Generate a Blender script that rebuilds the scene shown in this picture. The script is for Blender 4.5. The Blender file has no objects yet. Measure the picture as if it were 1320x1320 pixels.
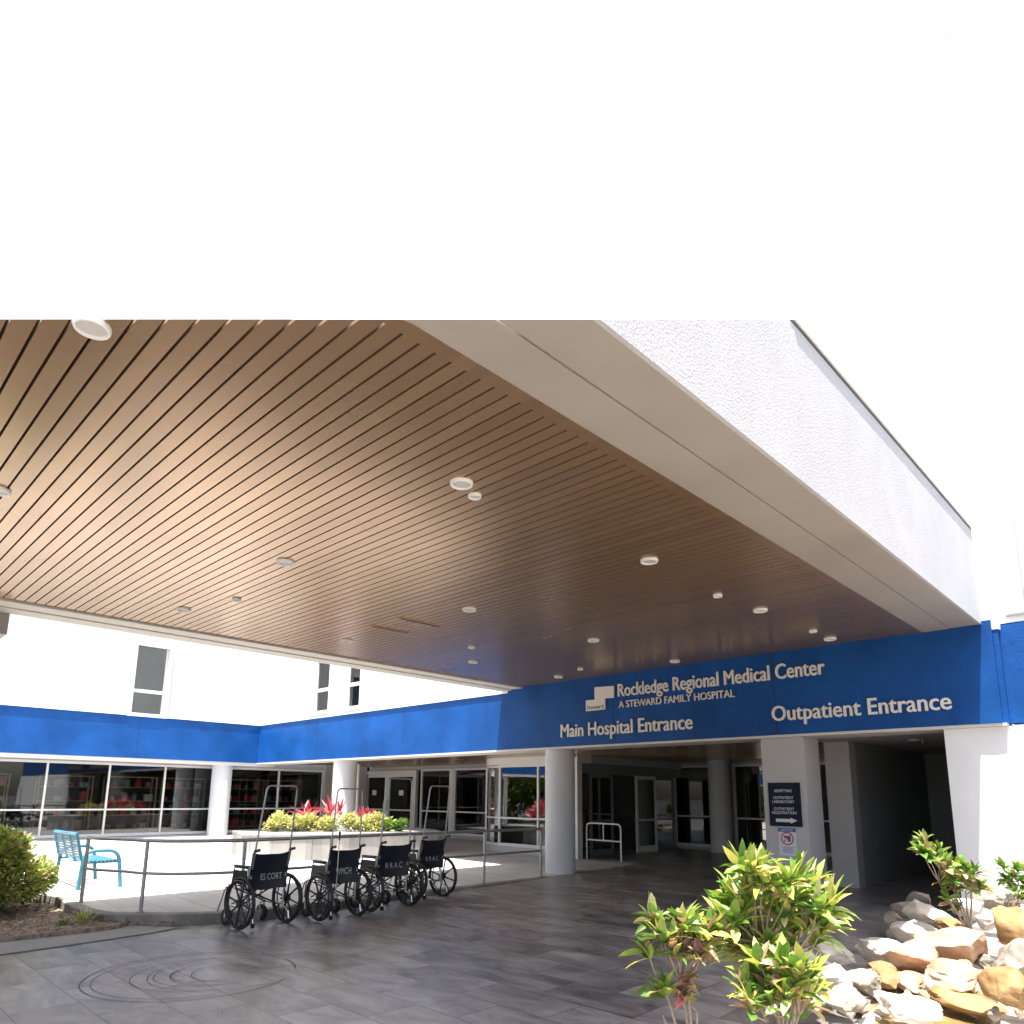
import bpy, bmesh, math, random
from mathutils import Vector, Matrix, noise
random.seed(7)
S = bpy.context.scene
COL = S.collection
R = math.radians
# ------------------------------------------------------------------ camera model
F, CX, CY, H = 901.404, 660.0, 854.5, 1.6
YAW, PIT, ROL = R(-44.2986), R(10.79895), R(0.57618)
fw = Vector((math.sin(YAW)*math.cos(PIT), math.cos(YAW)*math.cos(PIT), math.sin(PIT)))
rt = Vector((math.cos(YAW), -math.sin(YAW), 0)); up = rt.cross(fw)
RT = math.cos(ROL)*rt + math.sin(ROL)*up; UP = -math.sin(ROL)*rt + math.cos(ROL)*up
CAM = Vector((0, 0, H))
def ray(x, y): return RT*((x-CX)/F) - UP*((y-CY)/F) + fw
def at(x, y, a, v):
    i = 'XYZ'.index(a); d = ray(x, y); t = (v-CAM[i])/d[i]
    return CAM + d*t
def at_depth(x, y, dep): return CAM + ray(x, y)*dep
def zdrive(Y): return min(max((Y-4.5)*0.0205, 0.0), 0.2)
def zpatio(X, Y): return max(0.12 + 0.0145*max(0, -9-X), zdrive(Y)+0.004)
def on_patio(x, y):
    z = 0.15
    for _ in range(12):
        p = at(x, y, 'Z', z); z = zpatio(p.x, p.y)
    return at(x, y, 'Z', z)
cam = bpy.data.cameras.new('camera'); co = bpy.data.objects.new('camera', cam); COL.objects.link(co)
cam.sensor_width = 36; cam.lens = 36*F/1320; cam.shift_y = (CY-660)/1320; cam.clip_end = 800; cam.clip_start = .05
M = Matrix((RT, UP, -fw)).transposed().to_4x4(); M.translation = CAM
co.matrix_world = M; S.camera = co
# ------------------------------------------------------------------ world and sun
KX, KY = -0.11, 0.20
sunv = Vector((-KX, -KY, 1)).normalized()
el = math.asin(sunv.z); az = math.atan2(sunv.x, sunv.y)
W = bpy.data.worlds.new('World'); S.world = W; W.use_nodes = True
nt = W.node_tree; nt.nodes.clear()
sk = nt.nodes.new('ShaderNodeTexSky'); sk.sky_type = 'NISHITA'; sk.sun_disc = False
sk.sun_elevation = el; sk.sun_rotation = az; sk.dust_density = 3.0; sk.air_density = 1.0
bg = nt.nodes.new('ShaderNodeBackground'); bg.inputs[1].default_value = 0.13
ow = nt.nodes.new('ShaderNodeOutputWorld'); nt.links.new(sk.outputs[0], bg.inputs[0]); nt.links.new(bg.outputs[0], ow.inputs[0])
sl = bpy.data.lights.new('sun', 'SUN'); sl.energy = 5.0; sl.angle = R(.5); sl.color = (1, .96, .9)
so = bpy.data.objects.new('sun', sl); COL.objects.link(so); so.rotation_euler = (-sunv).to_track_quat('-Z', 'Y').to_euler(); so.location = (0, 0, 40)
S.view_settings.view_transform = 'Standard'; S.view_settings.look = 'None'; S.view_settings.gamma = 1
S.view_settings.exposure = 1.75
S.render.engine = 'CYCLES'
S.cycles.max_bounces = 10; S.cycles.diffuse_bounces = 6; S.cycles.transparent_max_bounces = 24; S.cycles.glossy_bounces = 5
# ------------------------------------------------------------------ materials
def mat(name, col, rough=.6, var=0.0, vscale=4.0, bump=0.0, bscale=60.0, metal=0.0, spec=.5, col2=None, coord='Object', stretch=None, coat=0, randv=0.0):
    m = bpy.data.materials.new(name); m.use_nodes = True; n = m.node_tree; b = n.nodes['Principled BSDF']; L = n.links.new
    b.inputs['Base Color'].default_value = (*col, 1); b.inputs['Roughness'].default_value = rough
    b.inputs['Metallic'].default_value = metal; b.inputs['Specular IOR Level'].default_value = spec
    if coat: b.inputs['Coat Weight'].default_value = coat; b.inputs['Coat Roughness'].default_value = .15
    tc = n.nodes.new('ShaderNodeTexCoord'); src = tc.outputs[coord]
    if coord == 'World':
        pass
    if stretch:
        mp = n.nodes.new('ShaderNodeMapping'); mp.inputs['Scale'].default_value = stretch; L(src, mp.inputs[0]); src = mp.outputs[0]
    if var or col2:
        t = n.nodes.new('ShaderNodeTexNoise'); t.inputs['Scale'].default_value = vscale; t.inputs['Detail'].default_value = 7; t.inputs['Roughness'].default_value = .62
        L(src, t.inputs['Vector'])
        r = n.nodes.new('ShaderNodeValToRGB'); r.color_ramp.elements[0].position = .3; r.color_ramp.elements[1].position = .7
        c0 = [max(0, c*(1-var)) for c in col]; c1 = [min(1, c*(1+var)) for c in (col2 or col)]
        r.color_ramp.elements[0].color = (*c0, 1); r.color_ramp.elements[1].color = (*c1, 1)
        L(t.outputs['Fac'], r.inputs[0]); cur = r.outputs[0]
        if randv:
            oi = n.nodes.new('ShaderNodeObjectInfo'); hs = n.nodes.new('ShaderNodeHueSaturation')
            mr = n.nodes.new('ShaderNodeMapRange'); mr.inputs[3].default_value = 1-randv; mr.inputs[4].default_value = 1+randv
            L(oi.outputs['Random'], mr.inputs[0]); L(mr.outputs[0], hs.inputs['Value']); L(cur, hs.inputs['Color']); cur = hs.outputs[0]
        L(cur, b.inputs['Base Color'])
        mr2 = n.nodes.new('ShaderNodeMapRange'); mr2.inputs[3].default_value = max(.03, rough-.1); mr2.inputs[4].default_value = min(1, rough+.1)
        L(t.outputs['Fac'], mr2.inputs[0]); L(mr2.outputs[0], b.inputs['Roughness'])
    if bump:
        t2 = n.nodes.new('ShaderNodeTexNoise'); t2.inputs['Scale'].default_value = bscale; t2.inputs['Detail'].default_value = 5
        L(src, t2.inputs['Vector']); bp = n.nodes.new('ShaderNodeBump'); bp.inputs['Strength'].default_value = bump; bp.inputs['Distance'].default_value = .01
        L(t2.outputs['Fac'], bp.inputs['Height']); L(bp.outputs[0], b.inputs['Normal'])
    return m
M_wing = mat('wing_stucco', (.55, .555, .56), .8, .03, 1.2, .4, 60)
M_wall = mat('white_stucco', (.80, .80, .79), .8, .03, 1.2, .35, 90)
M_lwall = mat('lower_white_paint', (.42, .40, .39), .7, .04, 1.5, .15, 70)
M_blue = mat('blue_paint', (.0022, .056, .225), .5, .16, 1.3, .35, 35, col2=(.005, .070, .27), spec=.25)
M_lip = mat('cream_trim', (.58, .55, .51), .6, .05, 2)
M_col = mat('column_paint', (.54, .54, .55), .6, .04, 1.5, .15, 60)
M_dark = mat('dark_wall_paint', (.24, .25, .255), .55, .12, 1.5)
M_frame = mat('white_aluminium', (.66, .65, .63), .35, .03, 3)
M_gframe = mat('grey_aluminium', (.17, .18, .18), .4, .05, 3)
M_steel = mat('galvanised_steel', (.34, .335, .33), .42, .2, 5, metal=.75, stretch=(3, 3, 3))
M_wsteel = mat('white_rail_paint', (.75, .75, .73), .35, .05, 4)
M_chrome = mat('chrome', (.55, .55, .56), .22, .06, 6, metal=1)
M_black = mat('black_rubber', (.012, .012, .013), .5, .2, 9)
M_plastic = mat('black_plastic', (.016, .017, .019), .32, .2, 9)
M_vinyl = mat('navy_black_vinyl', (.004, .008, .017), .4, .25, 7, .25, 40)
M_letter = mat('cream_letters', (.74, .70, .64), .5, .03, 8)
M_stencil = mat('worn_white_stencil', (.42, .43, .43), .7, .35, 30)
M_navy = mat('navy_sign', (.004, .008, .02), .45, .15, 5, spec=.2)
M_signw = mat('white_sign', (.55, .56, .58), .4, .02, 5)
M_red = mat('red_print', (.45, .02, .02), .5, .05, 5)
M_nblue = mat('blue_print', (.03, .09, .25), .5, .05, 5)
M_dark_ink = mat('dark_ink', (.02, .02, .02), .5, .05, 5)
M_bench = mat('teal_metal', (.035, .16, .24), .4, .12, 5, col2=(.045, .20, .29))
M_seam = mat('dark_seam', (.02, .025, .04), .8, .1, 5)
M_trimdark = mat('dark_flashing', (.05, .05, .06), .6, .1, 5)
M_lens = mat('frosted_lens', (.5, .5, .49), .3, .03, 5)
M_ring = mat('white_trim_ring', (.75, .75, .74), .3, .03, 5)
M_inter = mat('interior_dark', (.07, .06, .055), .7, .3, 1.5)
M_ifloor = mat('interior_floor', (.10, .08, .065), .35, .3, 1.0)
M_shelf = mat('shelf_wood', (.48, .28, .13), .5, .2, 6, stretch=(1, 1, 8))
M_bark = mat('bark', (.13, .10, .075), .85, .4, 14, .6, 60)
M_stem = mat('pale_stem', (.30, .24, .18), .8, .3, 14, .4, 60)
M_brass = mat('brass', (.35, .25, .1), .3, .1, 5, metal=.9)
M_paper = mat('paper_notice', (.6, .62, .64), .6, .03, 5)
M_kerb = mat('kerb_face', (.16, .145, .125), .85, .35, 3, .5, 60, col2=(.22, .2, .175))
# fascia stucco, ribbed vertically
def rib_mat(name, col, amp, axis='Y', sc=26):
    m = mat(name, col, .85, .06, 1.6); n = m.node_tree; L = n.links.new; b = n.nodes['Principled BSDF']
    tc = n.nodes.new('ShaderNodeTexCoord'); mp = n.nodes.new('ShaderNodeMapping')
    mp.inputs['Scale'].default_value = (.9, 1, .08) if axis == 'Y' else (1, .9, .08)
    L(tc.outputs['Object'], mp.inputs[0])
    a = n.nodes.new('ShaderNodeTexNoise'); a.inputs['Scale'].default_value = sc; a.inputs['Detail'].default_value = 3; L(mp.outputs[0], a.inputs['Vector'])
    c = n.nodes.new('ShaderNodeTexNoise'); c.inputs['Scale'].default_value = 55; c.inputs['Detail'].default_value = 6; L(tc.outputs['Object'], c.inputs['Vector'])
    ad = n.nodes.new('ShaderNodeMath'); ad.operation = 'ADD'; L(a.outputs['Fac'], ad.inputs[0]); L(c.outputs['Fac'], ad.inputs[1])
    bp = n.nodes.new('ShaderNodeBump'); bp.inputs['Strength'].default_value = amp; bp.inputs['Distance'].default_value = .02
    L(ad.outputs[0], bp.inputs['Height']); L(bp.outputs[0], b.inputs['Normal'])
    return m
M_fascia = rib_mat('ribbed_fascia_render', (.42, .42, .435), .42, 'Y', 75)
M_soffit = mat('soffit_paint', (.30, .275, .25), .5, .08, 1.2, .08, 40)
# slats: brown painted aluminium planks, slightly glossy
M_slat = mat('brown_metal_slat', (.40, .262, .162), .23, metal=.68)
def slat_tone(m):
    n = m.node_tree; L = n.links.new; b = n.nodes['Principled BSDF']; tc = n.nodes.new('ShaderNodeTexCoord'); sp = n.nodes.new('ShaderNodeSeparateXYZ'); L(tc.outputs['Object'], sp.inputs[0])
    ad = n.nodes.new('ShaderNodeMath'); ad.operation = 'ADD'; ad.inputs[1].default_value = .012-10.6; L(sp.outputs['Y'], ad.inputs[0])
    dv = n.nodes.new('ShaderNodeMath'); dv.operation = 'DIVIDE'; dv.inputs[1].default_value = .1068; L(ad.outputs[0], dv.inputs[0]); fl = n.nodes.new('ShaderNodeMath'); fl.operation = 'FLOOR'; L(dv.outputs[0], fl.inputs[0])
    wn = n.nodes.new('ShaderNodeTexWhiteNoise'); wn.noise_dimensions = '1D'; L(fl.outputs[0], wn.inputs['W']); mr = n.nodes.new('ShaderNodeMapRange'); mr.inputs[3].default_value = .9; mr.inputs[4].default_value = 1.08; L(wn.outputs['Value'], mr.inputs[0])
    nz = n.nodes.new('ShaderNodeTexNoise'); nz.inputs['Scale'].default_value = 1.3; nz.inputs['Detail'].default_value = 5; L(tc.outputs['Object'], nz.inputs['Vector']); m3 = n.nodes.new('ShaderNodeMapRange'); m3.inputs[3].default_value = .22; m3.inputs[4].default_value = .30; L(nz.outputs['Fac'], m3.inputs[0]); L(m3.outputs[0], b.inputs['Roughness'])
    hs = n.nodes.new('ShaderNodeHueSaturation'); hs.inputs['Color'].default_value = b.inputs['Base Color'].default_value; L(mr.outputs[0], hs.inputs['Value']); L(hs.outputs[0], b.inputs['Base Color'])
    bp = n.nodes.new('ShaderNodeBump'); bp.inputs['Strength'].default_value = .05; bp.inputs['Distance'].default_value = .02; n2 = n.nodes.new('ShaderNodeTexNoise'); n2.inputs['Scale'].default_value = 1.6; L(tc.outputs['Object'], n2.inputs['Vector']); L(n2.outputs['Fac'], bp.inputs['Height']); L(bp.outputs[0], b.inputs['Normal'])
slat_tone(M_slat)
M_slat.node_tree.nodes['Principled BSDF'].inputs['Specular IOR Level'].default_value = .75
M_groove = mat('slat_groove', (.035, .018, .008), .8, .1, 3)
def glass_mat(name, tint, trans, refl=1.0, ior=1.75):
    m = bpy.data.materials.new(name); m.use_nodes = True; n = m.node_tree; n.nodes.clear(); L = n.links.new
    o = n.nodes.new('ShaderNodeOutputMaterial'); t = n.nodes.new('ShaderNodeBsdfTransparent'); t.inputs[0].default_value = tuple(c*trans for c in tint)+(1,)
    g = n.nodes.new('ShaderNodeBsdfGlossy'); g.inputs['Roughness'].default_value = .015; g.inputs[0].default_value = (refl, refl, refl, 1)
    fr = n.nodes.new('ShaderNodeFresnel'); fr.inputs[0].default_value = ior
    nz = n.nodes.new('ShaderNodeTexNoise'); nz.inputs['Scale'].default_value = .7; tc = n.nodes.new('ShaderNodeTexCoord'); L(tc.outputs['Object'], nz.inputs['Vector'])
    bp = n.nodes.new('ShaderNodeBump'); bp.inputs['Strength'].default_value = .06; bp.inputs['Distance'].default_value = .03; L(nz.outputs['Fac'], bp.inputs['Height'])
    L(bp.outputs[0], g.inputs['Normal'])
    mx = n.nodes.new('ShaderNodeMixShader'); L(fr.outputs[0], mx.inputs[0]); L(t.outputs[0], mx.inputs[1]); L(g.outputs[0], mx.inputs[2]); L(mx.outputs[0], o.inputs[0])
    return m
M_glass = glass_mat('shop_glass', (.85, .9, .9), .85, 1.0, 1.65)
M_glass2 = glass_mat('tinted_glass', (.7, .9, .85), .45, 1.0, 2.6)
def tile_mat(name, c1, c2, mort, bw, bh, ms, rough, bumpy=.3, rot=0, nz=.55, sz=1.6):
    m = bpy.data.materials.new(name); m.use_nodes = True; n = m.node_tree; b = n.nodes['Principled BSDF']; L = n.links.new
    tc = n.nodes.new('ShaderNodeTexCoord'); mp = n.nodes.new('ShaderNodeMapping'); mp.inputs['Rotation'].default_value = (0, 0, rot)
    L(tc.outputs['Object'], mp.inputs[0])
    br = n.nodes.new('ShaderNodeTexBrick'); br.inputs['Scale'].default_value = 1; br.inputs['Brick Width'].default_value = bw; br.inputs['Row Height'].default_value = bh
    br.inputs['Mortar Size'].default_value = ms; br.inputs['Mortar Smooth'].default_value = .2; br.inputs['Bias'].default_value = -.1
    br.inputs['Color1'].default_value = (*c1, 1); br.inputs['Color2'].default_value = (*c2, 1); br.inputs['Mortar'].default_value = (*mort, 1)
    L(mp.outputs[0], br.inputs['Vector'])
    mp2 = n.nodes.new('ShaderNodeMapping'); mp2.inputs['Scale'].default_value = (.7, 1.6, 1); L(mp.outputs[0], mp2.inputs[0])
    # the stone figure jumps from tile to tile
    mul = n.nodes.new('ShaderNodeVectorMath'); mul.operation = 'MULTIPLY_ADD'; L(br.outputs['Color'], mul.inputs[0]); mul.inputs[1].default_value = (60, 60, 60); L(mp2.outputs[0], mul.inputs[2])
    nzn = n.nodes.new('ShaderNodeTexNoise'); nzn.inputs['Scale'].default_value = sz; nzn.inputs['Detail'].default_value = 9; nzn.inputs['Roughness'].default_value = .68; nzn.inputs['Distortion'].default_value = .6
    L(mul.outputs[0], nzn.inputs['Vector'])
    mr = n.nodes.new('ShaderNodeMapRange'); mr.inputs[1].default_value = .3; mr.inputs[2].default_value = .7; mr.inputs[3].default_value = 1-nz; mr.inputs[4].default_value = 1+nz
    L(nzn.outputs['Fac'], mr.inputs[0])
    big = n.nodes.new('ShaderNodeTexNoise'); big.inputs['Scale'].default_value = .45; big.inputs['Detail'].default_value = 4; L(tc.outputs['Object'], big.inputs['Vector'])
    mr3 = n.nodes.new('ShaderNodeMapRange'); mr3.inputs[1].default_value = .3; mr3.inputs[2].default_value = .7; mr3.inputs[3].default_value = .8; mr3.inputs[4].default_value = 1.2; L(big.outputs['Fac'], mr3.inputs[0])
    mm = n.nodes.new('ShaderNodeMath'); mm.operation = 'MULTIPLY'; L(mr.outputs[0], mm.inputs[0]); L(mr3.outputs[0], mm.inputs[1])
    vm = n.nodes.new('ShaderNodeVectorMath'); vm.operation = 'SCALE'; L(br.outputs['Color'], vm.inputs[0]); L(mm.outputs[0], vm.inputs['Scale'])
    L(vm.outputs[0], b.inputs['Base Color'])
    mr2 = n.nodes.new('ShaderNodeMapRange'); mr2.inputs[3].default_value = rough-.12; mr2.inputs[4].default_value = rough+.15; L(nzn.outputs['Fac'], mr2.inputs[0]); L(mr2.outputs[0], b.inputs['Roughness'])
    bp = n.nodes.new('ShaderNodeBump'); bp.inputs['Strength'].default_value = bumpy; bp.inputs['Distance'].default_value = .004
    iv = n.nodes.new('ShaderNodeMath'); iv.operation = 'SUBTRACT'; L(nzn.outputs['Fac'], iv.inputs[0]); L(br.outputs['Fac'], iv.inputs[1]); L(iv.outputs[0], bp.inputs['Height']); L(bp.outputs[0], b.inputs['Normal'])
    return m
M_tile = tile_mat('slate_tile', (.190, .170, .155), (.262, .240, .222), (.06, .055, .05), .92, .46, .0045, .32, .4, 0, .8)
M_patio = tile_mat('pale_paving', (.40, .385, .36), (.47, .45, .42), (.25, .24, .22), .92, .46, .006, .7, .3, 0, .14, 1.4)
M_plant_tile = tile_mat('planter_tile', (.24, .235, .23), (.36, .345, .325), (.18, .175, .17), .62, .31, .004, .5, .2, 0, .16, 1.2)
M_conc = mat('concrete_strip', (.26, .255, .245), .85, .18, 3, .4, 70)
M_asph = mat('asphalt', (.06, .06, .062), .9, .3, 3, .5, 120)
M_soil = mat('mulch_soil', (.13, .09, .06), .95, .5, 18, .9, 40, col2=(.26, .20, .15))
def rockm(name, a, b_, sc=3.0): return mat(name, a, .75, .18, sc, .8, 9, col2=b_, randv=.14, stretch=(1, 1, 2.4))
M_rock = [rockm('white_rock', (.44, .38, .31), (.62, .56, .48)), rockm('orange_rock', (.30, .115, .03), (.50, .38, .27), 1.8), rockm('grey_rock', (.17, .15, .125), (.30, .26, .21)), rockm('ochre_rock', (.20, .09, .025), (.27, .18, .08), 4)]
M_water = mat('pond_water', (.10, .07, .03), .05, .5, 2.2, .35, 7, spec=.6, col2=(.24, .17, .07))
def leafm(name, c, c2=None, rough=.38):
    m = mat(name, c, rough, .22, 30, 0, col2=c2, spec=.5); n = m.node_tree; b = n.nodes['Principled BSDF']; L = n.links.new
    o = n.nodes['Material Output']; tr = n.nodes.new('ShaderNodeBsdfTranslucent'); tr.inputs[0].default_value = (c[0]*1.3, c[1]*1.3, c[2]*.8, 1)
    mx = n.nodes.new('ShaderNodeMixShader'); mx.inputs[0].default_value = .3; L(b.outputs[0], mx.inputs[1]); L(tr.outputs[0], mx.inputs[2]); L(mx.outputs[0], o.inputs[0])
    return m
ML = [leafm('leaf_green', (.075, .17, .025), (.13, .24, .045)), leafm('leaf_lime', (.20, .30, .05), (.28, .36, .08)), leafm('leaf_yellow', (.42, .40, .10), (.50, .46, .16)), leafm('leaf_dry', (.30, .17, .10), (.40, .27, .18)), leafm('leaf_dark', (.025, .06, .015), (.04, .09, .02)), leafm('leaf_magenta', (.35, .025, .06), (.45, .06, .09)), leafm('leaf_pink', (.50, .16, .18), (.55, .25, .25)), leafm('leaf_cream', (.46, .44, .22), (.52, .48, .28))]
# ------------------------------------------------------------------ mesh helpers
def link(name, bm, ms, parent=None, smooth=False, auto=None):
    me = bpy.data.meshes.new(name); bmesh.ops.recalc_face_normals(bm, faces=bm.faces[:]) if auto != 'keep' else None
    bm.to_mesh(me); bm.free()
    for m in (ms if isinstance(ms, list) else [ms]): me.materials.append(m)
    if smooth:
        for p in me.polygons: p.use_smooth = True
        try: me.set_sharp_from_angle(angle=R(38))
        except Exception: pass
    o = bpy.data.objects.new(name, me); COL.objects.link(o)
    if parent: o.parent = parent
    return o
def tag(o, label, cat, group=None): o['label'] = label; o['category'] = cat; (group and o.__setitem__('group', group)); return o
def empty(name, loc=(0, 0, 0), rz=0):
    o = bpy.data.objects.new(name, None); COL.objects.link(o); o.location = loc; o.rotation_euler = (0, 0, rz); o.empty_display_size = .2; return o
def thing(name, label, cat, loc=(0, 0, 0), rz=0, group=None): return tag(empty(name, loc, rz), label, cat, group)
def struct(o): o['kind'] = 'structure'; return o
def stuff(o, label, cat): tag(o, label, cat); o['kind'] = 'stuff'; return o
def copy_tree(o, parent=None):
    c = o.copy(); COL.objects.link(c)
    if parent: c.parent = parent
    for ch in list(o.children): copy_tree(ch, c)
    return c
def NB(): return bmesh.new()
def box(bm, x0, x1, y0, y1, z0, z1, bev=0, mi=0):
    r = bmesh.ops.create_cube(bm, size=1); vs = r['verts']
    sx, sy, sz = abs(x1-x0), abs(y1-y0), abs(z1-z0)
    bmesh.ops.scale(bm, vec=(sx, sy, sz), verts=vs); bmesh.ops.translate(bm, vec=((x0+x1)/2, (y0+y1)/2, (z0+z1)/2), verts=vs)
    fs = set(f for v in vs for f in v.link_faces)
    for f in fs: f.material_index = mi
    if bev:
        es = list(set(e for v in vs for e in v.link_edges))
        bmesh.ops.bevel(bm, geom=es, offset=bev, segments=2, affect='EDGES', profile=.5)
    return vs
def tube(bm, pts, r, n=8, closed=False, caps=True):
    pts = [Vector(p) for p in pts]; rings = []; N = len(pts)
    rr = r if isinstance(r, (list, tuple)) else [r]*N
    prev = None
    for i, p in enumerate(pts):
        a = pts[(i-1) % N] if (closed or i > 0) else pts[i]; b = pts[(i+1) % N] if (closed or i < N-1) else pts[i]
        t = (b-a).normalized()
        if prev is None: u = t.orthogonal().normalized()
        else: u = (prev - t*prev.dot(t)); u = u.normalized() if u.length > 1e-6 else t.orthogonal().normalized()
        prev = u; v = t.cross(u)
        rings.append([bm.verts.new(p+(u*math.cos(2*math.pi*k/n)+v*math.sin(2*math.pi*k/n))*rr[i]) for k in range(n)])
    for i in range(N if closed else N-1):
        A, B = rings[i], rings[(i+1) % N]
        for k in range(n): bm.faces.new((A[k], A[(k+1) % n], B[(k+1) % n], B[k]))
    if caps and not closed: bm.faces.new(rings[0][::-1]); bm.faces.new(rings[-1])
def cyl(bm, c, r, z0, z1, n=32, r2=None, mi=0):
    c = Vector(c); A = [bm.verts.new((c.x+r*math.cos(2*math.pi*k/n), c.y+r*math.sin(2*math.pi*k/n), z0)) for k in range(n)]
    r2 = r if r2 is None else r2
    B = [bm.verts.new((c.x+r2*math.cos(2*math.pi*k/n), c.y+r2*math.sin(2*math.pi*k/n), z1)) for k in range(n)]
    fs = [bm.faces.new((A[k], A[(k+1) % n], B[(k+1) % n], B[k])) for k in range(n)] + [bm.faces.new(A[::-1]), bm.faces.new(B)]
    for f in fs: f.material_index = mi
def prism(bm, poly, z0, z1):
    A = [bm.verts.new((p[0], p[1], z0)) for p in poly]; B = [bm.verts.new((p[0], p[1], z1)) for p in poly]; n = len(poly)
    for k in range(n): bm.faces.new((A[k], A[(k+1) % n], B[(k+1) % n], B[k]))
    bm.faces.new(A[::-1]); bm.faces.new(B)
def arc(pts, rad, n=5):
    """round the inner corners of a polyline"""
    pts = [Vector(p) for p in pts]; out = [pts[0]]
    for i in range(1, len(pts)-1):
        a = (pts[i-1]-pts[i]); b = (pts[i+1]-pts[i]); r = min(rad, a.length*.45, b.length*.45)
        p, q = pts[i]+a.normalized()*r, pts[i]+b.normalized()*r
        for k in range(n+1):
            t = k/n; out.append(p*(1-t)**2+pts[i]*2*t*(1-t)+q*t*t)
    out.append(pts[-1]); return out
def wall(bm, axis, c, th, u0, u1, z0, z1, holes=()):
    """wall slab in the plane axis=c, thickness th away (sign), with rectangular holes (u0,u1,z0,z1)"""
    us = sorted(set([u0, u1]+[h[0] for h in holes]+[h[1] for h in holes])); zs = sorted(set([z0, z1]+[h[2] for h in holes]+[h[3] for h in holes]))
    def inh(u, z): return any(h[0] < u < h[1] and h[2] < z < h[3] for h in holes)
    def V(u, z, d): return (c+d, u, z) if axis == 'X' else (u, c+d, z)
    cache = {}
    def vert(u, z, d):
        k = (u, z, d)
        if k not in cache: cache[k] = bm.verts.new(V(u, z, d))
        return cache[k]
    cells = {(i, j): not inh((us[i]+us[i+1])/2, (zs[j]+zs[j+1])/2) for i in range(len(us)-1) for j in range(len(zs)-1)}
    for (i, j), ok in cells.items():
        if not ok: continue
        a, b, p, q = us[i], us[i+1], zs[j], zs[j+1]
        for d in (0, th): bm.faces.new([vert(a, p, d), vert(b, p, d), vert(b, q, d), vert(a, q, d)])
        for (di, dj, s, e) in ((-1, 0, (a, p), (a, q)), (1, 0, (b, p), (b, q)), (0, -1, (a, p), (b, p)), (0, 1, (a, q), (b, q))):
            if not cells.get((i+di, j+dj), False):
                bm.faces.new([vert(*s, 0), vert(*e, 0), vert(*e, th), vert(*s, th)])
def text_mesh(s, m, name, parent=None, ext=.02, bold=.0, width=None, height=None):
    cu = bpy.data.curves.new('t', 'FONT'); cu.body = s; cu.size = 1; cu.extrude = 0.5; cu.offset = 0; cu.resolution_u = 3
    ob = bpy.data.objects.new('t', cu); COL.objects.link(ob); bpy.context.view_layer.update()
    me = bpy.data.meshes.new_from_object(ob.evaluated_get(bpy.context.evaluated_depsgraph_get())); bpy.data.objects.remove(ob)
    cap = .69 if s.upper() == s else .69
    xs = [v.co.x for v in me.vertices]; x0, x1 = min(xs), max(xs)
    for v in me.vertices:
        v.co = Vector(((v.co.x-x0)*width/(x1-x0), v.co.y*height/cap, v.co.z*ext))
    if bold > 0:      # heavier strokes: the letter outline repeated a hair to each side, each a little further back
        b2 = NB(); b2.from_mesh(me); sh = bold*height/.69
        for dx, dy, dz in ((sh, 0, -.02*ext-.0009), (-sh, 0, -.05*ext-.0018), (0, sh*.6, -.08*ext-.0027), (0, -sh*.6, -.10*ext-.0036)):
            t3 = NB(); t3.from_mesh(me); vs = []
            for v in t3.verts: v.co.x += dx; v.co.y += dy; v.co.z += dz
            tm = bpy.data.meshes.new('tmp'); t3.to_mesh(tm); t3.free(); b2.from_mesh(tm); bpy.data.meshes.remove(tm)
        b2.to_mesh(me); b2.free()
    me.materials.append(m); o = bpy.data.objects.new(name, me); COL.objects.link(o)
    if parent: o.parent = parent
    return o
def leaf(bm, p, d, L_, w, droop, mi, seg=4, twist=0.0, fold=.25):
    d = d.normalized(); side = d.cross(Vector((0, 0, 1)))
    side = side.normalized() if side.length > 1e-3 else Vector((1, 0, 0))
    side = Matrix.Rotation(twist, 3, d) @ side; nrm = side.cross(d)
    prof = [0.12, .8, 1.0, .72, 0.0] if seg == 4 else ([.15, 1, 0] if seg == 2 else [.12, .95, .8, 0])
    mid = []; L1 = []; R1 = []
    q = p.copy(); dd = d.copy()
    for i in range(seg+1):
        ww = w*.5*prof[i]; mid.append(bm.verts.new(q))
        if ww > 0: L1.append(bm.verts.new(q+side*ww+nrm*ww*fold)); R1.append(bm.verts.new(q-side*ww+nrm*ww*fold))
        q = q+dd*(L_/seg); dd = (dd+Vector((0, 0, -droop/seg))).normalized()
    for i in range(seg-1):
        f = bm.faces.new((mid[i], mid[i+1], L1[i+1], L1[i])); f.material_index = mi
        f = bm.faces.new((mid[i+1], mid[i], R1[i], R1[i+1])); f.material_index = mi
    f = bm.faces.new((mid[seg-1], mid[seg], L1[seg-1])); f.material_index = mi
    f = bm.faces.new((mid[seg], mid[seg-1], R1[seg-1])); f.material_index = mi
rnd = random.uniform
def rdir(): 
    v = Vector((random.gauss(0, 1), random.gauss(0, 1), random.gauss(0, 1))); return v.normalized()

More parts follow.
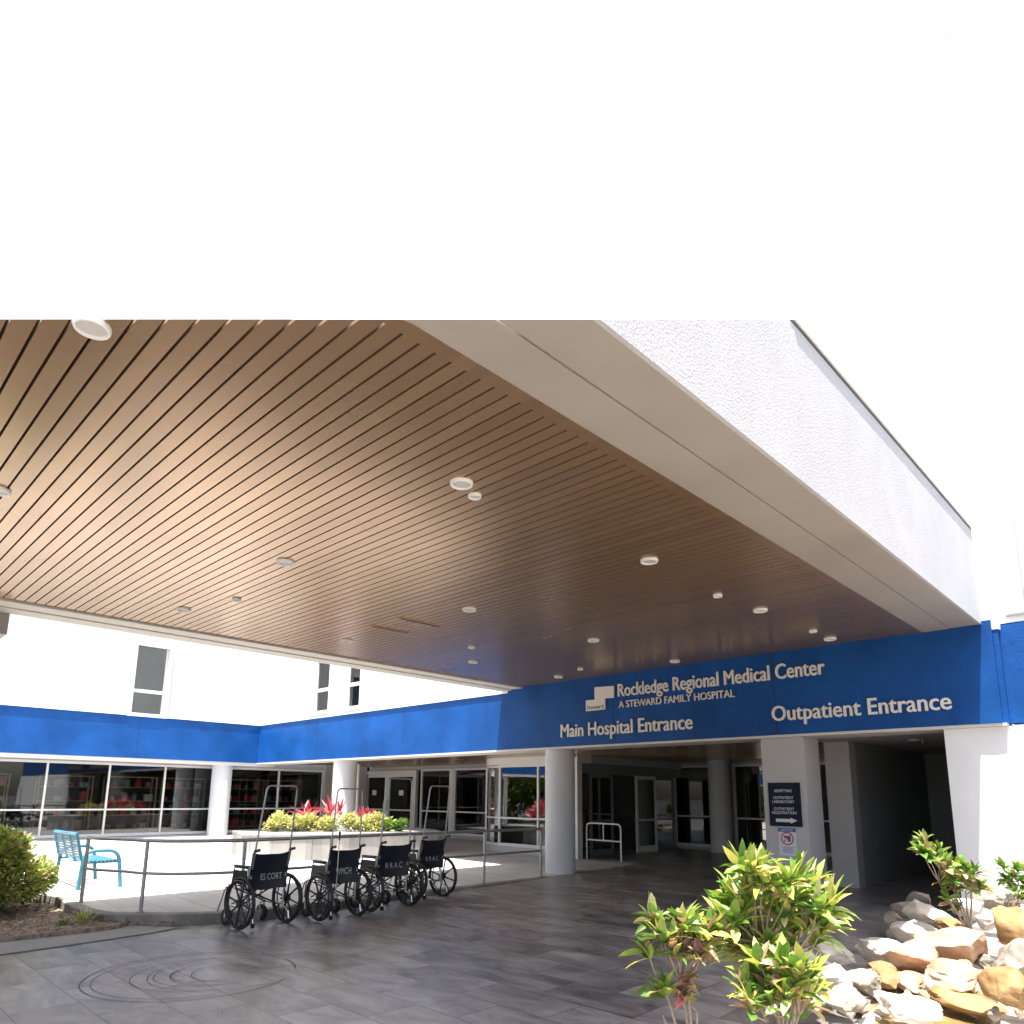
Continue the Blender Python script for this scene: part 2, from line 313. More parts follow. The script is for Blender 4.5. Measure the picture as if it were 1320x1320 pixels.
# ================================================================== GROUND
def sheet(name, poly, zf, m, step=.6):
    bm = NB(); vs = [bm.verts.new((p[0], p[1], 0)) for p in poly]; f = bm.faces.new(vs)
    xs = [p[0] for p in poly]; ys = [p[1] for p in poly]
    def cuts(lo, hi, no):
        x = math.floor(lo/step)*step+step
        while x < hi:
            g = bm.verts[:]+bm.edges[:]+bm.faces[:]
            bmesh.ops.bisect_plane(bm, geom=g, plane_co=Vector(no)*x, plane_no=Vector(no)); x += step
    cuts(min(ys), max(ys), (0, 1, 0)); cuts(min(xs), max(xs), (1, 0, 0))
    for v in bm.verts: v.co.z = zf(v.co.x, v.co.y)
    for f in bm.faces:
        if f.normal.z < 0: f.normal_flip()
    o = link(name, bm, m, auto='keep'); return struct(o)
bm = NB(); q = 300
vs = [bm.verts.new(p) for p in ((-q, -q, -.06), (q, -q, -.06), (q, q, -.06), (-q, q, -.06))]; bm.faces.new(vs)
struct(link('ground', bm, M_asph, auto='keep'))
kpx = [(71.7, 1159), (90, 1170), (110, 1176.7), (135, 1179.7), (177, 1180), (227, 1179), (277, 1177.5)]
kc = [at(x, y, 'Z', .12) for x, y in kpx]
kerb = [(p.x, p.y) for p in kc] + [(-8.93, 4.5), (-8.93, 5.5), (-8.93, 7), (-8.95, 8.6), (-8.95, 10.0), (-9.0, 10.35)]
kerb = [(kerb[0][0]-.9, kerb[0][1]-.5), (kerb[0][0]-.4, kerb[0][1]-.14)] + kerb
k0 = kerb[0]
sheet('driveway', [(-16, -14), (12, -14), (12, 18.2), (-10.7, 18.2), (-10.7, 10.2)] + [(p[0]-.12, p[1]) for p in kerb[::-1]][:-1] + [(-16, k0[1]-.4)], lambda x, y: zdrive(y), M_tile, .9)
sheet('patio', kerb + [(-9.0, 13.2), (-10.7, 13.2), (-10.7, 20), (-24, 20), (-24, -4), (k0[0]-3.5, -4), (k0[0]-1.5, k0[1]-.8)], lambda x, y: zpatio(x, y)+.001, M_patio, .9)
# kerb body: outer face down from the curve
bm = NB()
for i in range(len(kerb)-1):
    (a, b), (c, d) = kerb[i], kerb[i+1]
    za, zb = zpatio(a, b)+.002, zpatio(c, d)+.002
    t = Vector((c-a, d-b, 0)).normalized(); n_ = Vector((t.y, -t.x, 0))*0.012
    A = [bm.verts.new((a+n_.x, b+n_.y, -.05)), bm.verts.new((c+n_.x, d+n_.y, -.05)), bm.verts.new((c+n_.x, d+n_.y, zb-.012)), bm.verts.new((a+n_.x, b+n_.y, za-.012))]
    T = [bm.verts.new((c, d, zb)), bm.verts.new((a, b, za))]
    I = [bm.verts.new((c-n_.x*12, d-n_.y*12, zb+.003)), bm.verts.new((a-n_.x*12, b-n_.y*12, za+.003))]
    bm.faces.new(A); bm.faces.new((A[3], A[2], T[0], T[1])); bm.faces.new((T[1], T[0], I[0], I[1]))
bmesh.ops.remove_doubles(bm, verts=bm.verts[:], dist=.004)
struct(link('kerb', bm, M_kerb, smooth=True))
# concrete strip and mulch bed at lower left
bedp = [at(x, y, 'Z', .02) for x, y in ((168, 1191), (150, 1196), (75, 1205), (0, 1213), (-120, 1224))]
strip = [at(x, y, 'Z', .006) for x, y in ((230, 1196), (200, 1202), (100, 1217), (0, 1231), (-120, 1248))]
bed_poly = [(p.x, p.y) for p in bedp] + [(-14.5, -2.5), (-17, 0)] + [(k0[0], k0[1]-.1)] + [(p[0]+.02, p[1]-.02) for p in kerb[1:8]]
bm = NB(); prism(bm, bed_poly, -.04, .05)
bmesh.ops.triangulate(bm, faces=bm.faces[:])
struct(link('mulch_bed', bm, M_soil))
bm = NB(); sp = [(p.x, p.y) for p in strip] + [(p.x+.01, p.y-.01) for p in bedp[::-1]]
prism(bm, sp, -.04, .008); struct(link('concrete_strip', bm, M_conc))
bm = NB()
for i in range(len(strip)-1):
    a, b = strip[i], strip[i+1]; n_ = Vector((b.y-a.y, a.x-b.x, 0)).normalized()*.018
    vs = [bm.verts.new(p) for p in (Vector((a.x, a.y, .012)), Vector((b.x, b.y, .012)), Vector((b.x, b.y, .012))-n_, Vector((a.x, a.y, .012))-n_)]; bm.faces.new(vs)
struct(link('expansion_joint', bm, M_seam))
# leaf litter (uncountable)
bm = NB()
def inpoly(x, y, P):
    c = False; n = len(P)
    for i in range(n):
        x1, y1 = P[i]; x2, y2 = P[(i+1) % n]
        if (y1 > y) != (y2 > y) and x < (x2-x1)*(y-y1)/(y2-y1)+x1: c = not c
    return c
cnt = 0
while cnt < 2600:
    x, y = rnd(-13.5, -9.0), rnd(.2, 3.3)
    if not inpoly(x, y, bed_poly): continue
    cnt += 1; p = Vector((x, y, .055+rnd(0, .02))); a = rnd(0, 6.3)
    leaf(bm, p, Vector((math.cos(a), math.sin(a), rnd(-.1, .5))), rnd(.03, .08), rnd(.012, .03), rnd(-.5, .8), random.choice([0, 0, 1, 2]), 2, rnd(-1, 1))
stuff(link('leaf_litter', bm, [mat('litter_brown', (.20, .12, .07), .9, .3, 20), mat('litter_tan', (.38, .29, .2), .9, .3, 20), mat('litter_grey', (.30, .27, .24), .9, .3, 20)], auto='keep'), 'brown dead leaves and bark chips scattered over the mulch bed', 'leaf litter')
# engraved round emblem in the tiles
bm = NB()
def arcline(c, r, a0, a1, w, z=.0045, n=40, sx=1.0, rot=0.0, w1=None):
    prev = None
    for i in range(n+1):
        t = i/n; a = a0+(a1-a0)*t; ww = w+((w1 if w1 is not None else w)-w)*math.sin(math.pi*t) if w1 is not None else w
        pt = []
        for rr in (r-ww/2, r+ww/2):
            x, y = rr*math.cos(a)*sx, rr*math.sin(a); pt.append(bm.verts.new((c[0]+x*math.cos(rot)-y*math.sin(rot), c[1]+x*math.sin(rot)+y*math.cos(rot), z)))
        if prev: bm.faces.new((prev[0], pt[0], pt[1], prev[1]))
        prev = pt
ec = (-6.72, 2.82)
arcline(ec, .88, R(100), R(395), .008); arcline(ec, .80, R(120), R(350), .006); arcline(ec, .88, R(60), R(88), .008)
for k, (r_, o_, a0, a1) in enumerate([(.62, .1, 150, 330), (.60, .2, 160, 345), (.46, .12, 170, 350), (.44, .22, 175, 355), (.30, .1, 190, 370), (.34, .28, 200, 350)]):
    arcline((ec[0]+o_*.6, ec[1]+o_), r_, R(a0), R(a1), .006)
for f in bm.faces:
    if f.normal.z < 0: f.normal_flip()
em = link('engraved_emblem', bm, mat('engraved_line', (.085, .08, .075), .8, .2, 12), auto='keep'); tag(em, 'large round swirl emblem cut in thin dark lines into the driveway tiles', 'floor emblem')

# ================================================================== CANOPY
CZ = 3.86; XI, XO = -2.48, -1.83; XLI, XLO = -10.0, -10.62; YW = 10.6
ra, rb = ray(0, 411.8), ray(1320, 411.8); CN = ra.cross(rb).normalized()
if CN.z < 0: CN = -CN
def cut(bm):
    r = bmesh.ops.bisect_plane(bm, geom=bm.verts[:]+bm.edges[:]+bm.faces[:], plane_co=CAM, plane_no=CN, clear_outer=True, clear_inner=False)
    es = [e for e in bm.edges if len(e.link_faces) == 1]
    if es: bmesh.ops.holes_fill(bm, edges=es, sides=0)
can = thing('entrance_canopy', 'big flat entrance canopy with brown slatted metal ceiling and ribbed pale fascia', 'canopy')
bm = NB(); y = YW-.012; p = .1068
while y-p*.86 > -6:
    box(bm, XLI, XI-.09, y-p*.86, y, CZ, CZ+.02); y -= p
cut(bm); link('slatted_ceiling', bm, M_slat, can)
bm = NB(); box(bm, XLI, XI-.09, -6, YW-.01, CZ+.05, CZ+.09); cut(bm); link('ceiling_backing', bm, M_groove, can)
bm = NB(); box(bm, XI-.088, XI-.002, -6, YW-.004, CZ-.012, CZ+.10); cut(bm); link('edge_trim', bm, M_slat, can)
bm = NB(); box(bm, XI, -2.165, -6, YW-.003, CZ-.006, 4.9); box(bm, -2.157, XO, -6, YW-.003, CZ, 4.9); cut(bm); link('soffit_beam', bm, M_soffit, can)
bm = NB(); box(bm, XO+.001, XO+.03, -6, YW-.004, CZ-.001, 5.16); box(bm, -2.4, XO, -6, YW-.004, 4.905, 5.155); cut(bm); link('fascia', bm, M_fascia, can)
bm = NB(); box(bm, XO-.02, XO+.036, -6, YW-.006, 5.162, 5.19); cut(bm); link('flashing', bm, M_trimdark, can)
bm = NB(); box(bm, -2.3, XO+.05, -6, YW-.006, 5.192, 5.42); cut(bm); link('parapet_cap', bm, M_wall, can)
bm = NB(); box(bm, XLI-.3, XLI-.002, -6, YW-.004, CZ-.025, CZ+.3); box(bm, XLO, XLI-.312, -6, YW-.004, CZ-.04, CZ+.1); cut(bm); link('soffit_beam', bm, M_lip, can)
bm = NB(); box(bm, XLO+.45, XI, -6, YW-.01, 4.2, 4.3); cut(bm); link('roof_deck', bm, M_conc, can)
bm = NB(); box(bm, XLO-2.6, XLO-.003, 1.3, 1.72, 3.55, 4.0, .01); link('cross_beam', bm, M_soffit, can)
# added canopy slab behind the camera, unseen, keeps sky and sun off the ground
rc = thing('added_shade_canopy', 'added brown canopy slab behind the camera, unseen, there to shade the ground', 'canopy')
hf = Vector((fw.x, fw.y, 0)).normalized()
bm = NB(); box(bm, XLO, XO, -8, 3, CZ, CZ+.12)
bmesh.ops.bisect_plane(bm, geom=bm.verts[:]+bm.edges[:]+bm.faces[:], plane_co=CAM-hf*.6, plane_no=hf, clear_outer=True)
es = [e for e in bm.edges if len(e.link_faces) == 1]; bmesh.ops.holes_fill(bm, edges=es, sides=0); link('ceiling', bm, M_slat, rc)  # plain underside of the added light-blocking slab
# linear ceiling vents
for (a, b) in (((480, 806), (528, 815)), ((516, 796), (568, 807))):
    A, B = at(*a, 'Z', CZ), at(*b, 'Z', CZ); v = thing('ceiling_vent', 'thin dark linear vent slot in the brown ceiling, '+('nearer to the left canopy edge' if a[0] == 480 else 'just right of its twin'), 'vent', (A+B)/2, math.atan2(B.y-A.y, B.x-A.x)); L_ = (B-A).length
    bm = NB(); box(bm, -L_/2, L_/2, -.035, .035, -.014, .0); link('frame', bm, M_slat, v)
    bm = NB(); box(bm, -L_/2+.02, L_/2-.02, -.016, .016, -.018, -.0145); link('slot', bm, M_seam, v)
def downlight(px, py, r, label, grp):
    c = at(px, py, 'Z', CZ); t = thing('ceiling_light' if r > .06 else 'ceiling_sensor', label, 'ceiling light' if r > .06 else 'ceiling sensor', (c.x, c.y, CZ), 0, grp)
    bm = NB(); n = 28; prof = [(r, 0), (r*1.0, -.012), (r*.93, -.024), (r*.84, -.024), (r*.80, -.010)]
    rings = [[bm.verts.new((a*math.cos(6.28318*k/n), a*math.sin(6.28318*k/n), z)) for k in range(n)] for a, z in prof]
    for i in range(len(prof)-1):
        for k in range(n): bm.faces.new((rings[i][k], rings[i][(k+1) % n], rings[i+1][(k+1) % n], rings[i+1][k]))
    link('trim_ring', bm, M_ring, t, True)
    bm = NB(); cyl(bm, (0, 0, 0), r*.80, -.011, -.004, 24); link('lens', bm, M_lens, t)
G1 = 'round downlights in the slatted canopy ceiling'; G2 = 'small round sensors in the canopy ceiling'
for px, py, lb in [(119, 420, 'round white ceiling light nearest the camera, at the cut canopy end'), (-3, 631, 'round ceiling light at the far left side of the brown ceiling'), (595, 622, 'large round ceiling light beside a small white sensor, middle of the ceiling'), (368, 724, 'round ceiling light left of centre, in the second row from the camera'), (837, 722, 'round ceiling light in the right row, third from the camera'), (237, 785, 'round ceiling light nearest the left canopy edge, first of its row'), (605, 785, 'round ceiling light just right of the two thin vents'), (980, 786, 'round ceiling light in the right row, above the word Center'), (1070, 823, 'round ceiling light last in the right row, touching the sign wall'), (765, 825, 'round ceiling light above the white step logo'), (870, 852, 'round ceiling light against the sign wall above the long lettering'), (447, 825, 'round ceiling light near the left edge, second of that row'), (610, 853, 'round ceiling light near the left edge, third of that row'), (720, 872, 'round ceiling light near the left edge, closest to the sign wall')]:
    downlight(px, py, .086, lb, G1)
for px, py, lb in [(612, 638, 'small white disc sensor just beside the large middle ceiling light'), (925, 767, 'small white sensor between two ceiling lights of the right row'), (1048, 813, 'small white sensor near the sign wall in the right row'), (305, 772, 'small sensor near the left canopy edge beside the first light'), (608, 834, 'small sensor on the left part of the ceiling, before the third edge light'), (748, 862, 'small sensor close to the sign wall above the logo')]:
    downlight(px, py, .052, lb, G2)

# ================================================================== BUILDING
bld = thing('hospital_building', 'white hospital building with a blue painted band above glass storefronts', 'building')
XW = -21.83
X655 = at(655.5, 900, 'Y', YW).x
wins_Y = []
def rect_on_Y(l, r, t, b, Y): A = at(l, (t+b)/2, 'Y', Y); B = at(r, (t+b)/2, 'Y', Y); return (A.x, B.x, at((l+r)/2, b, 'Y', Y).z, at((l+r)/2, t, 'Y', Y).z)
w1 = (6.68, 7.58, 3.86, 5.85)
w2 = (at(404, 900, 'Y', YW).x, at(424, 900, 'Y', YW).x, 3.98, 5.9); w3 = (at(445, 900, 'Y', YW).x, at(464, 900, 'Y', YW).x, 3.98, 5.9)
bm = NB(); wall(bm, 'Y', YW+.02, .3, XW, -1.62, 3.78, 60, [w2, w3]); link('upper_wall', bm, M_wall, bld)
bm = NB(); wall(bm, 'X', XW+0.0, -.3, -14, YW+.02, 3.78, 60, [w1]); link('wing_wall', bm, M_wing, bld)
def window(kind, c, h, sgn, parent, rail=.33, fw_=.07):
    u0, u1, z0, z1 = h; P = (lambda u, z, d: (c+d*sgn, u, z)) if kind == 'X' else (lambda u, z, d: (u, c+d*sgn, z))
    def bb(bm, a, b, p, q, d0, d1):
        A, B = P(a, p, d0), P(b, q, d1); box(bm, min(A[0], B[0]), max(A[0], B[0]), min(A[1], B[1]), max(A[1], B[1]), p, q)
    f = NB(); bb(f, u0-.1, u1+.1, z1, z1+.1, .0, .05); bb(f, u0-.1, u1+.1, z0-.1, z0, .0, .07); bb(f, u0-.1, u0, z0, z1, 0, .05); bb(f, u1, u1+.1, z0, z1, 0, .05)
    zr = z0+(z1-z0)*rail; bb(f, u0, u1, zr-.05, zr+.05, -.10, -.05); bb(f, u0, u0+.05, z0, z1, -.10, -.052); bb(f, u1-.05, u1, z0, z1, -.10, -.052)
    fo = link('window', f, M_frame, parent)
    for a, b in ((z0, zr-.05), (zr+.05, z1)):
        g = NB(); bb(g, u0+.05, u1-.05, a, b, -.09, -.085); link('pane', g, M_glass, fo)
    g = NB(); bb(g, u0-.2, u1+.2, z0-.2, z1+.2, -.9, -.85); link('curtain', g, mat('curtain', (.16, .145, .13), .8, .25, 6, stretch=(8, 8, 1)), fo)
window('X', XW, w1, 1, bld); window('Y', YW+.02, w2, -1, bld); window('Y', YW+.02, w3, -1, bld)
# blue band: sunlit stretch, sign stretch, wing stretch and the right part
bm = NB(); box(bm, XW+.032, X655, YW+.0, YW+.3, 2.57, 3.775); link('blue_band', bm, M_blue, bld)
bm = NB(); box(bm, X655+.002, -1.70, YW-.03, YW+.3, 2.57, 3.90); link('sign_band', bm, M_blue, bld)
bm = NB(); box(bm, XW-.3, XW+.03, -14, YW+.3, 2.57, 3.775); link('blue_band', bm, M_blue, bld)
bm = NB(); box(bm, -1.698, -1.64, YW+.03, YW+.3, 2.57, 3.86); box(bm, -1.638, 9, YW+.10, YW+.4, 2.57, 3.84); link('blue_band', bm, M_blue, bld)
# seams
for X_, y0_, z1_ in ((-7.67, YW-.033, 3.895), (-4.6, YW-.033, 3.895), (-14.1, YW-.003, 3.77), (-18.2, YW-.003, 3.77)):
    bm = NB(); box(bm, X_-.005, X_+.005, y0_, y0_+.0025, 2.575, z1_); link('panel_seam', bm, M_seam, bld)
bm = NB(); box(bm, XW+.0305, XW+.033, 6.95, 6.96, 2.575, 3.77); link('panel_seam', bm, M_seam, bld)
# cream lip under the band
bm = NB(); box(bm, XW+.03, -1.66, YW-.02, YW+.62, 2.53, 2.568); box(bm, XW-.5, XW+.02, -14, YW+.62, 2.47, 2.566); link('soffit_lip', bm, M_lip, bld)
bm = NB(); box(bm, XW+.01, XW+.06, -14, YW-.0, 3.776, 3.81); box(bm, XW+.062, X655, YW-.03, YW+.018, 3.776, 3.81); link('band_cap', bm, M_wall, bld)
# right of the canopy: set-back white wall above and below, ribbed pilaster
bm = NB(); wall(bm, 'Y', YW+.12, .3, -1.62, 14, 3.86, 60); link('upper_wall', bm, M_wall, bld)
bm = NB(); box(bm, -1.55, 14, YW+.10, YW+.118, 3.94, 3.97); link('drip_groove', bm, M_conc, bld)
bm = NB()
xr = at(1300, 600, 'Y', YW+.1).x
x_ = xr
while x_ < 3: box(bm, x_, x_+.060, YW+.05, YW+.118, 3.98, 40); x_ += .065
link('ribbed_pilaster', bm, mat('pale_rib_paint', (.72, .74, .76), .8, .03, 2), bld)
# vertical/horizontal faint reveals in the tower wall
bm = NB()
for z_ in (6.2, 8.1, 10.6, 13, 16, 19): box(bm, -1.6, 14, YW+.112, YW+.119, z_, z_+.03)
link('wall_reveal', bm, M_frame, bld)
# pier and right lower wall
bm = NB(); box(bm, -2.37, 9, YW+.05, YW+1.5, -.05, 2.528); link('pier', bm, mat('pier_paint', (.74, .735, .73), .7, .03, 2, .12, 60), bld)
# rectangular pillar
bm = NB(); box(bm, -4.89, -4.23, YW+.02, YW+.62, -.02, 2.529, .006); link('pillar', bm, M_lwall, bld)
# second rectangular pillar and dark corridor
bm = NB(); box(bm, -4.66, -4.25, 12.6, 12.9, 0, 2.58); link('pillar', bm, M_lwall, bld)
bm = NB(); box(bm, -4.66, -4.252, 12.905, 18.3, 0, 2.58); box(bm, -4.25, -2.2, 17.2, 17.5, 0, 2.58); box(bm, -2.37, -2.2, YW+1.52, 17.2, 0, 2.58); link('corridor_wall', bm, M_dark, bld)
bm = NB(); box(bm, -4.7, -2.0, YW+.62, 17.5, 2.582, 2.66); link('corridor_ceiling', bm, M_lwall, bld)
for cx_, cy_ in ((-3.3, 12.9),):
    t = thing('ceiling_light', 'small recessed light in the pale passage ceiling right of the pillar', 'ceiling light', (cx_, cy_, 2.58)); bm = NB(); cyl(bm, (0, 0, 0), .09, -.015, 0, 24); link('trim_ring', bm, M_ring, t); bm = NB(); cyl(bm, (0, 0, 0), .065, -.02, -.0155, 20); link('lens', bm, M_lens, t)
t = thing('sprinkler_head', 'brass fire sprinkler hanging from the passage ceiling', 'sprinkler', tuple(at(1189, 957, 'Z', 2.52)))
bm = NB(); cyl(bm, (0, 0, 0), .035, .04, .06, 16); cyl(bm, (0, 0, 0), .014, -.01, .04, 12); link('body', bm, M_brass, t); bm = NB(); cyl(bm, (0, 0, 0), .03, -.04, -.034, 16); tube(bm, [(-.015, 0, -.01), (-.02, 0, -.025), (0, 0, -.034)], .003, 6); tube(bm, [(.015, 0, -.01), (.02, 0, -.025), (0, 0, -.034)], .003, 6); link('deflector', bm, M_brass, t)
# slatted soffit under the building overhang
bm = NB(); x_ = 11.25
while x_ < 17.95: box(bm, -22.0, -4.9, x_, x_+.092, 2.60, 2.62); x_ += .107
link('overhang_soffit', bm, M_slat, bld)
bm = NB(); box(bm, -22.6, -4.7, 11.22, 18.3, 2.64, 2.70); link('soffit_backing', bm, M_groove, bld)
# round columns
def column(x, y, z0, r, z1=2.53):
    bm = NB(); cyl(bm, (x, y, 0), r, z0-.05, z1, 48); return link('column', bm, M_col, bld, True)
column(-9.27, 10.92, .1, .30)
pc = at(290, 1077, 'Z', .31); column(XW-.33, pc.y+.05 if False else 10.0*0+at(290, 1000, 'X', XW-.1).y, .3, .30, 2.5)
column(at(441.5, 1000, 'Y', YW+.25).x, YW+.33, .25, .33)
column(at(932, 1090, 'Y', 17.6).x, 17.55, .15, .29, 2.6)
# shop storefront in the plane X = XS
XS = -22.8; zb, zt, zm = .43, 2.38, 1.11
def storefront(name, kind, c, us, zb, zt, zm, parent, fwid=.05, gl=M_glass, base=None, rail=True, fm=M_frame, head=None):
    def bb(bm, a, b, p, q, d0, d1):
        if kind == 'X': box(bm, c+d0, c+d1, a, b, p, q)
        else: box(bm, a, b, c-d1, c-d0, p, q)
    f = NB(); u0, u1 = us[0], us[-1]
    for u in us: bb(f, u-fwid/2, u+fwid/2, zb, zt, -.04, .04)
    bb(f, u0-fwid/2, u1+fwid/2, zt+.001, zt+.07, -.045, .045); bb(f, u0-fwid/2, u1+fwid/2, zb-.08, zb-.001, -.045, .05)
    if rail:
        for a, b in zip(us[:-1], us[1:]): bb(f, a+fwid/2+.001, b-fwid/2-.001, zm-.022, zm+.022, -.035, .035)
    fo = link(name, f, fm, parent)
    for a, b in zip(us[:-1], us[1:]):
        g = NB(); bb(g, a+fwid/2, b-fwid/2, zb, zt, -.004, .004); link('pane', g, gl, fo)
    if base is not None:
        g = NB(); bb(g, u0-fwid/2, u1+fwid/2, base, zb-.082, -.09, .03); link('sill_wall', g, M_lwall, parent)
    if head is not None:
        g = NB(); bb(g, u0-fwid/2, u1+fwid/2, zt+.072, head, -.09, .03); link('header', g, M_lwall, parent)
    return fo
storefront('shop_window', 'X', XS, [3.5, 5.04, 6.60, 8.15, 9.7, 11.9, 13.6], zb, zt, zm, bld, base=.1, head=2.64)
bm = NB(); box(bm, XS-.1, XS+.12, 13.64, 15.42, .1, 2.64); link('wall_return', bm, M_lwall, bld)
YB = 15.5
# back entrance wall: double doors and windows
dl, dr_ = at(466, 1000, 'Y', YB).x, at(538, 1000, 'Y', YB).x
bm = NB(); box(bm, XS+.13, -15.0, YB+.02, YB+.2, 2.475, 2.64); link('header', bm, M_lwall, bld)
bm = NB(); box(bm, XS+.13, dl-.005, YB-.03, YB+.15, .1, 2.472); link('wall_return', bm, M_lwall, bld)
wl = [at(x, 1010, 'Y', YB).x for x in (544, 581)]; wr = [at(x, 1010, 'Y', YB).x for x in (587, 628)]
storefront('lobby_window', 'Y', YB, wl, .42, 2.42, 1.08, bld, fwid=.06, base=.2); storefront('lobby_window', 'Y', YB, wr+[-15.0], .42, 2.42, 1.08, bld, fwid=.06, base=.2)
bm = NB(); box(bm, wl[1]+.035, wr[0]-.035, YB-.06, YB+.08, .2, 2.47); link('mullion_post', bm, M_frame, bld)
def swing_door(x0, x1, Y, z0, z1, hx, parent):
    f = NB(); st = .13; box(f, x0, x0+st, Y-.03, Y+.03, z0, z1); box(f, x1-st, x1, Y-.03, Y+.03, z0, z1); box(f, x0+st, x1-st, Y-.03, Y+.03, z1-st, z1); box(f, x0+st, x1-st, Y-.03, Y+.03, z0, z0+.22)
    box(f, x0+st, x1-st, Y-.028, Y+.028, z0+.78, z0+.83)
    d = link('door', f, M_frame, parent); g = NB(); box(g, x0+st, x1-st, Y-.004, Y+.004, z0+.22, z1-st); link('pane', g, M_glass, d)
    h = NB(); tube(h, arc([(hx, Y-.03, z0+.8), (hx, Y-.09, z0+.8), (hx, Y-.09, z0+1.1), (hx, Y-.03, z0+1.1)], .04), .013, 8); link('handle', h, M_chrome, d, True)
    n_ = NB(); box(n_, (x0+x1)/2-.12, (x0+x1)/2+.14, Y-.008, Y-.005, z0+1.32, z0+1.5); link('notice', n_, M_paper, d)
mid = (dl+dr_)/2
swing_door(dl+.08, mid-.005, YB, .27, 2.37, mid-.10, bld); swing_door(mid+.005, dr_-.08, YB, .27, 2.37, mid+.10, bld)
bm = NB(); box(bm, dl, dl+.075, YB-.06, YB+.06, .2, 2.47); box(bm, dr_-.075, dr_, YB-.06, YB+.06, .2, 2.47); box(bm, dl+.08, dr_-.08, YB-.06, YB+.06, 2.375, 2.469); link('door_frame', bm, M_frame, bld)
# downpipe beside the column
bm = NB(); cxp = at(462, 1000, 'Y', YW+1.4).x
tube(bm, arc([(cxp, YW+1.4, 2.5), (cxp, YW+1.4, 1.05), (cxp+.45, YW+1.4, .55), (cxp+.45, YW+1.4, .2)], .15), .055, 12); link('downpipe', bm, M_lip, bld, True)
YC = YB; YB = 18.0
# vestibule: glass front at Y=13.2, curved glass left, grey sliding-door wall at X=-10.75
YV, XV = 13.2, -10.75
vx = [at(x, 1040, 'Y', YV).x for x in (645, 690)]
storefront('vestibule_window', 'Y', YV, [vx[0], vx[0]+1.35, -10.86-.13], .42, 2.34, 1.05, bld, fwid=.05, gl=M_glass2, base=.1)
bm = NB(); box(bm, -10.98+.03, -10.62, YV-.06, YV+.12, .1, 2.42); link('corner_post', bm, M_frame, bld)
# curved part
f = NB(); g = NB(); cv = Vector((vx[0]-.03, YV+1.2, 0)); n = 9; Rr = 1.2
pts = [cv+Vector((-math.sin(a)*Rr, -math.cos(a)*Rr, 0)) for a in [math.pi/2*k/n for k in range(n+1)]] + [Vector((cv.x-Rr, YC-.06, 0))]
for a, b in zip(pts[:-1], pts[1:]):
    g.faces.new([g.verts.new((a.x, a.y, .42)), g.verts.new((b.x, b.y, .42)), g.verts.new((b.x, b.y, 2.34)), g.verts.new((a.x, a.y, 2.34))])
for z_, h_ in ((.38, .08), (1.05, .05), (2.37, .07)): tube(f, [p+Vector((0, 0, z_)) for p in pts], h_/2, 4)
for k in (0, 5, 9): tube(f, [pts[k]+Vector((0, 0, .3)), pts[k]+Vector((0, 0, 2.4))], .03, 4)
fo = link('curved_window', f, M_frame, bld); link('pane', g, M_glass2, fo, True)
bm = NB(); prism(bm, [(p.x, p.y) for p in pts]+[(-15.4, YB-.06)]+[(-10.9, YB-.06), (-10.9, YV+.1), (vx[0], YV+.1)], 0.1, .335) if False else None
for a, b in zip(pts[:-1], pts[1:]):
    vs = [bm.verts.new((a.x, a.y, .1)), bm.verts.new((b.x, b.y, .1)), bm.verts.new((b.x, b.y, .34)), bm.verts.new((a.x, a.y, .34))]; bm.faces.new(vs)
link('sill_wall', bm, M_lwall, bld)
bm = NB(); o1 = [(p.x, p.y-.04) for p in pts]
prism(bm, [(-10.62, YV-.05), (-10.62, YV+.5)] + [(vx[0], YV+.5)] + [(pts[4].x+.3, pts[4].y+.6), (pts[-1].x+.3, YC)] + o1[::-1], 2.41, 2.597); bmesh.ops.triangulate(bm, faces=bm.faces[:]); link('vestibule_header', bm, M_frame, bld)
bm = NB(); box(bm, XV-.05, XV+.09, YV+.14, YB-.01, 2.42, 2.598); link('door_header', bm, M_lwall, bld)
bm = NB(); box(bm, XV-.15, XV+.02, YV+.14, YB-.01, 2.17, 2.418); link('door_operator', bm, M_gframe, bld)
def slide_panel(y0, y1, X_, z0=.19, z1=2.165, fm=M_gframe, name='sliding_door', gl=M_glass2):
    f = NB(); s = .07; box(f, X_-.025, X_+.025, y0, y0+s, z0, z1); box(f, X_-.025, X_+.025, y1-s, y1, z0, z1); box(f, X_-.025, X_+.025, y0+s, y1-s, z1-.09, z1); box(f, X_-.025, X_+.025, y0+s, y1-s, z0, z0+.16); box(f, X_-.023, X_+.023, y0+s, y1-s, 1.0, 1.05)
    d = link(name, f, fm, bld); g = NB(); box(g, X_-.004, X_+.004, y0+s, y1-s, z0+.16, z1-.09); link('pane', g, gl, d); return d
ydo = [at(x, 1040, 'X', XV).y for x in (757, 790, 814, 838, 869)]
slide_panel(ydo[0]+.1, ydo[1], XV); slide_panel(ydo[3]+.02, ydo[4]-.02, XV)
# open leaf swung into view
f = slide_panel(0, ydo[3]-ydo[2], 0, .21, 2.16, M_frame, 'open_door'); f.location = (XV+.14, ydo[2], 0); f.rotation_euler = (0, 0, R(-3))
